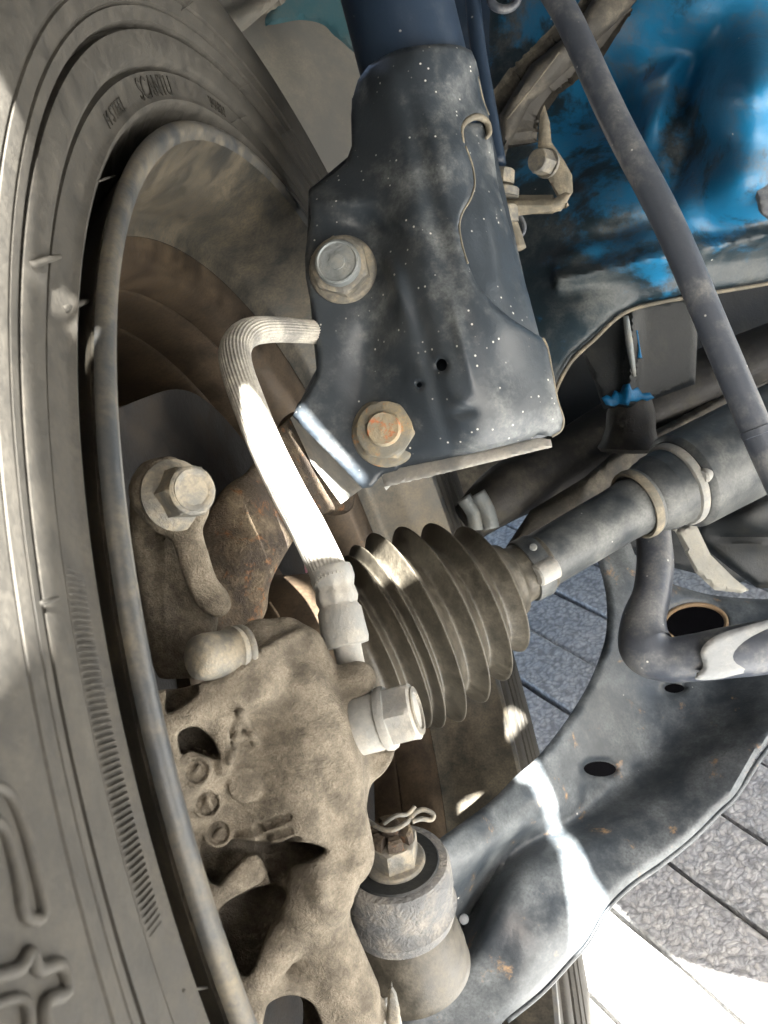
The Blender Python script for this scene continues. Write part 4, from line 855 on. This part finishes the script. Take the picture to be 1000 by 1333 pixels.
pinc = thing('slide_pin_cap', 'round dusty capped guide pin poking left from the caliper top', 'pin', P(270, 855, .22))
pa = unit(P(262, 856, .2150) - P(318, 850, .2240)); po = P(314, 850, .2235)
V, Fc = lathe(po, pa, [(0, .0072), (.0010, .0072), (.0016, .0066), (.0022, .0070), (.0034, .0070), (.0040, .0062), (.0110, .0058), (.0132, .0052), (.0142, .0040), (.0146, .0020), (.0146, 1e-5)], 48); mk('pin_cap', V, Fc, 'bolt', pinc, 50)

# caliper bracket arm with its bolt
arm2 = thing('caliper_bracket', 'dusty curved bracket arm rising from the caliper along the rim', 'bracket', P(260, 790, .23))
lo, hi = bounds([P(150, 570, .20), P(150, 570, .27), P(330, 860, .20), P(330, 860, .27), P(150, 900, .20)], .002)
S = Solid(lo, hi, .0007)
S.add(S.cap(P(212, 640, .236), P(225, 655, .240), .0088, .0090), .004)
S.add(S.slab([(170, 640), (180, 608), (205, 596), (235, 600), (250, 650), (262, 710), (285, 790), (262, 880), (205, 880), (182, 770), (170, 700)], lambda q: .246 + 0 * q[:, 0] + .00006 * np.abs(q[:, 0] - 215), .012, .0025), .003)
S.add(S.slab([(204, 640), (220, 612), (250, 625), (272, 660), (264, 690), (272, 722), (282, 752), (297, 772), (300, 792), (284, 804), (258, 790), (240, 755), (228, 715), (214, 680)], lambda q: .2335 + .00004 * np.abs(q[:, 0] - 250), .009, .0022), .002)
S.sub(S.ell(P(198, 680, .243), (.0030, .0100, .0045)), .001)
S.sub(S.ell(P(195, 745, .243), (.0028, .0070, .0045)), .001)
V, Q = S.mesh(); fastmk('bracket_casting', V, Q, 'cast', arm2)
bb = thing('bracket_bolt', 'flanged dusty hex bolt at the top of the caliper bracket', 'bolt', P(235, 640, .23))
qa = unit(P(272, 634, .217) - P(232, 645, .230)); qo = P(226, 645, .2335)
V, Fc = lathe(qo, qa, [(0, .0005), (0, .0094), (.0012, .0096), (.0020, .0088), (.0034, .0070), (.0040, .0062), (.0040, .0005)], 48); mk('flange', V, Fc, 'bolt', bb)
V, Fc = hexa(qo + qa * .0030, qa, .0062, .0086, rot=.1); mk('hex_head', V, Fc, 'bolt', bb, 25)
V, Fc = lathe(qo + qa * .0110, qa, [(.0002, .0056), (.0009, .0054), (.0008, .0042), (.0002, .0034), (.0002, 1e-5)], 36); mk('head_dimple', V, Fc, 'bolt', bb, 40)

# steering knuckle: rusty cast iron between bracket and strut, reaching down to the ball joint
kn = thing('steering_knuckle', 'rough rusty brown cast knuckle behind the hose and under the strut clamp', 'knuckle', P(400, 820, .30))
lo, hi = bounds([P(230, 520, .28), P(230, 520, .40), P(500, 900, .28), P(500, 900, .40), P(480, 520, .40)], .004)
S = Solid(lo, hi, .0011)
S.add(S.slab([(255, 740), (262, 690), (285, 650), (325, 610), (350, 570), (380, 540), (400, 548), (425, 600), (455, 650), (430, 665), (400, 680), (378, 710), (352, 760), (345, 800), (310, 850), (280, 840)],
             tps([(260, 700, .292), (300, 640, .300), (300, 720, .288), (340, 600, .318), (340, 700, .292), (310, 800, .286), (400, 570, .360), (440, 640, .366), (380, 680, .318), (350, 780, .290)], 1e-6), .022))
S.add(S.cap(P(390, 565, .368), P(440, 645, .370), .006, .007), .008)
S.add(S.cap(P(300, 720, .300), P(320, 660, .306), .0085, .008), .006)
S.sub(S.ell(P(345, 735, .284), (.006, .013, .005)), .004)
V, Q = S.mesh(); fastmk('knuckle_casting', V, Q, 'knuckle', kn)
hubo = HUB - AX * .045
V, Fc = lathe(hubo, AX, [(-.03, .001), (-.03, .062), (-.010, .062), (-.008, .060), (-.004, .045), (.004, .040), (.010, .0385), (.022, .036), (.026, .033), (.026, .001)], 80)
hubthing = thing('wheel_hub', 'dark brown hub body hidden behind caliper and boot', 'hub', hubo)
mk('hub_body', V, Fc, 'barrel', hubthing, 35)
V, Fc = lathe(hubo, AX, [(-.024, .05), (-.024, .118), (-.036, .118), (-.036, .05)], 120); 
disc_t = thing('brake_disc', 'dark brake disc deep inside the wheel above the caliper bracket', 'brake disc', hubo); mk('disc_plate', V, Fc, 'knuckle', disc_t, 35)
# dust shield: thin dark plate with an uneven edge
V, Fc = lathe(hubo, AX, [(-.016, .045), (-.016, .112), (-.0135, .120), (-.0125, .120), (-.0145, .112), (-.0145, .045)], 120, lambda t, r, ph: r * (1 + .02 * np.sin(7 * ph)))
ds_ = thing('dust_shield', 'dark thin splash shield with wavy edge in the shadow above the bracket bolt', 'splash shield', hubo); mk('shield_plate', V, Fc, mat('shield_black', (.008, .008, .009), dust=(.04, .034, .028), amt=.4, rough=.6, updust=0), ds_, 35)

# little spring clip at the bottom edge
cl_ = thing('wire_clip', 'small pale metal wire clip at the bottom edge beside the ball joint boot', 'clip', P(490, 1330, .235))
V, Fc = tube([P(487, 1283, .232), P(480, 1268, .232), (P(470, 1264, .231)), P(463, 1275, .230), P(462, 1300, .230), P(466, 1330, .230), P(470, 1380, .231)], [.0006, .0010, .0012, .0013, .0013, .0013, .0013], 12, n=6); mk('clip_hook', V, Fc, 'bolt', cl_, None)
V, Fc = sheet([(505, 1290), (510, 1282), (516, 1292), (521, 1315), (522, 1380), (506, 1380), (503, 1320)], .2315, .0018, 3, bevel=4, bev_m=.001); mk('clip_tongue', V, Fc, 'bolt', cl_, 50)
V, Fc = lathe(P(480, 1345, .238), unit([.9, .3, .2]), [(0, .001), (0, .0075), (.007, .0075), (.0075, .007), (.0075, .001)], 32); mk('clip_barrel', V, Fc, 'fitting', cl_, 40)

# ================================================================== ADDED LIGHT BLOCKERS around the camera (they shade the wheel house and shape the sun patches)
su, sv = unit(np.cross([0, 1., 0], SUN)), None; sv = np.cross(SUN, su); GD = .22
def toP(p): p = np.asarray(p); return np.array([p @ su, p @ sv])
def patch(pts, depth, off=None):
    out = []
    for x, y in pts:
        d = depth if not callable(depth) else depth(x, y)
        out.append(toP(P(x, y, d)))
    return np.array(out)
wheel_d = lambda o: (lambda x, y: plane_d(x, y, o))
holes = [patch([(-260, 60), (0, 105), (26, 150), (10, 400), (46, 770), (46, 815), (0, 905), (-260, 1100)], wheel_d(.008)),
         patch([(318, 474), (336, 500), (384, 590), (425, 660), (462, 742), (396, 752), (362, 660), (334, 590), (322, 530)], .258),
         patch([(382, 541), (392, 537), (474, 632), (452, 648), (418, 598)], .338),
         patch([(476, 686), (524, 686), (546, 750), (538, 757), (492, 757)], .332),
         patch([(38, 352), (40, 342), (74, 329), (82, 336), (76, 344)], wheel_d(.006)), patch([(84, 405), (90, 396), (110, 389), (117, 396), (108, 403)], wheel_d(.005)),
         patch([(660, 925), (668, 922), (680, 940), (666, 960)], wheel_d(.004)),
         patch([(672, 1000), (684, 990), (698, 987), (722, 1040), (745, 1092), (770, 1140), (795, 1182), (760, 1235), (742, 1240), (742, 1175), (735, 1130), (715, 1080), (700, 1040), (690, 1018), (675, 1015)], lambda x, y: float(dA(np.array([[x, y]]))[0])),
         patch([(792, 1170), (830, 1215), (870, 1248), (920, 1266), (1060, 1300), (1060, 1420), (680, 1420), (720, 1300), (760, 1235)], lambda x, y: ground_d(x, y))]
ctr = toP(P(560, 640, .4)); ol = [np.array(q) for q in ((-.75, -.80), (.08, -.80), (.14, -.078), (.62, -.078), (.80, .0), (.80, .75), (-.75, .75))]
v, f, loops = tri2d(ol, holes, .03)
pf = np.array([su * a + sv * b + SUN * GD for a, b in v]); pb = pf + SUN * .003; n = len(v)
fs = [tuple(t) for t in f] + [(t[2] + n, t[1] + n, t[0] + n) for t in f]
from collections import Counter
cn = Counter(); orr = {}
for t in f:
    for i in range(3):
        e = (t[i], t[(i + 1) % 3]); q = tuple(sorted(e)); cn[q] += 1; orr[q] = e
fs += [(orr[q][1], orr[q][0], orr[q][0] + n, orr[q][1] + n) for q, c in cn.items() if c == 1]
mk('sun_gobo_panel', np.concatenate([pf, pb]), fs, 'blocker', None, 30, label='unseen added panel with openings cut to place the sun patches, outside the frame', cat='blocker')  # added panel, its openings cut so the sun falls in patches
def slabw(name, q, mt, label, cat, th=.004):
    q = np.array(q, float); nrm = unit(np.cross(q[1] - q[0], q[3] - q[0])); V = np.concatenate([q, q + nrm * th])
    mk(name, V, [(0, 1, 2, 3), (7, 6, 5, 4), (0, 4, 5, 1), (1, 5, 6, 2), (2, 6, 7, 3), (3, 7, 4, 0)], mt, None, 30, label=label, cat=cat, world_coords=True)
cw = [W(su * a_ + sv * b_ + SUN * (GD + .004)) for a_, b_ in ((-.75, -.075), (.62, -.075), (.8, .75), (-.75, .75))]
slabw('overhead_blocker', [cw[3], cw[2], (1.2, 1.7, .85), (-.7, 1.7, 1.2)], 'blocker', 'unseen dark panel added overhead to block sky light, above the frame', 'overhead_blocker')  # added overhead to shut out sky light
slabw('rear_blocker', [(-.5, 1.25, .22), (1.5, 1.25, .22), (1.5, 1.25, 1.4), (-.5, 1.25, 1.4)], 'blocker', 'dark panel added far behind to block light from the back', 'body panel')  # added behind to stop light coming from the back
slabw('right_blocker', [(1.15, .35, .20), (1.15, 1.3, .20), (1.15, 1.3, 1.2), (1.15, .35, 1.0)], 'blocker', 'unseen dark panel added on the right to block side light, outside the frame', 'body panel')  # added on the right to stop side light
slabw('left_blocker', [cw[0] + [0, 0, .01], cw[3] + [0, 0, .01], (-.42, 1.7, .30), (-.42, -.40, .42)], 'blocker', 'unseen dark panel added beyond the tyre to block light from the left, outside the frame', 'fender')  # added on the left to stop light past the tyre
print('built', time.time() - T0)
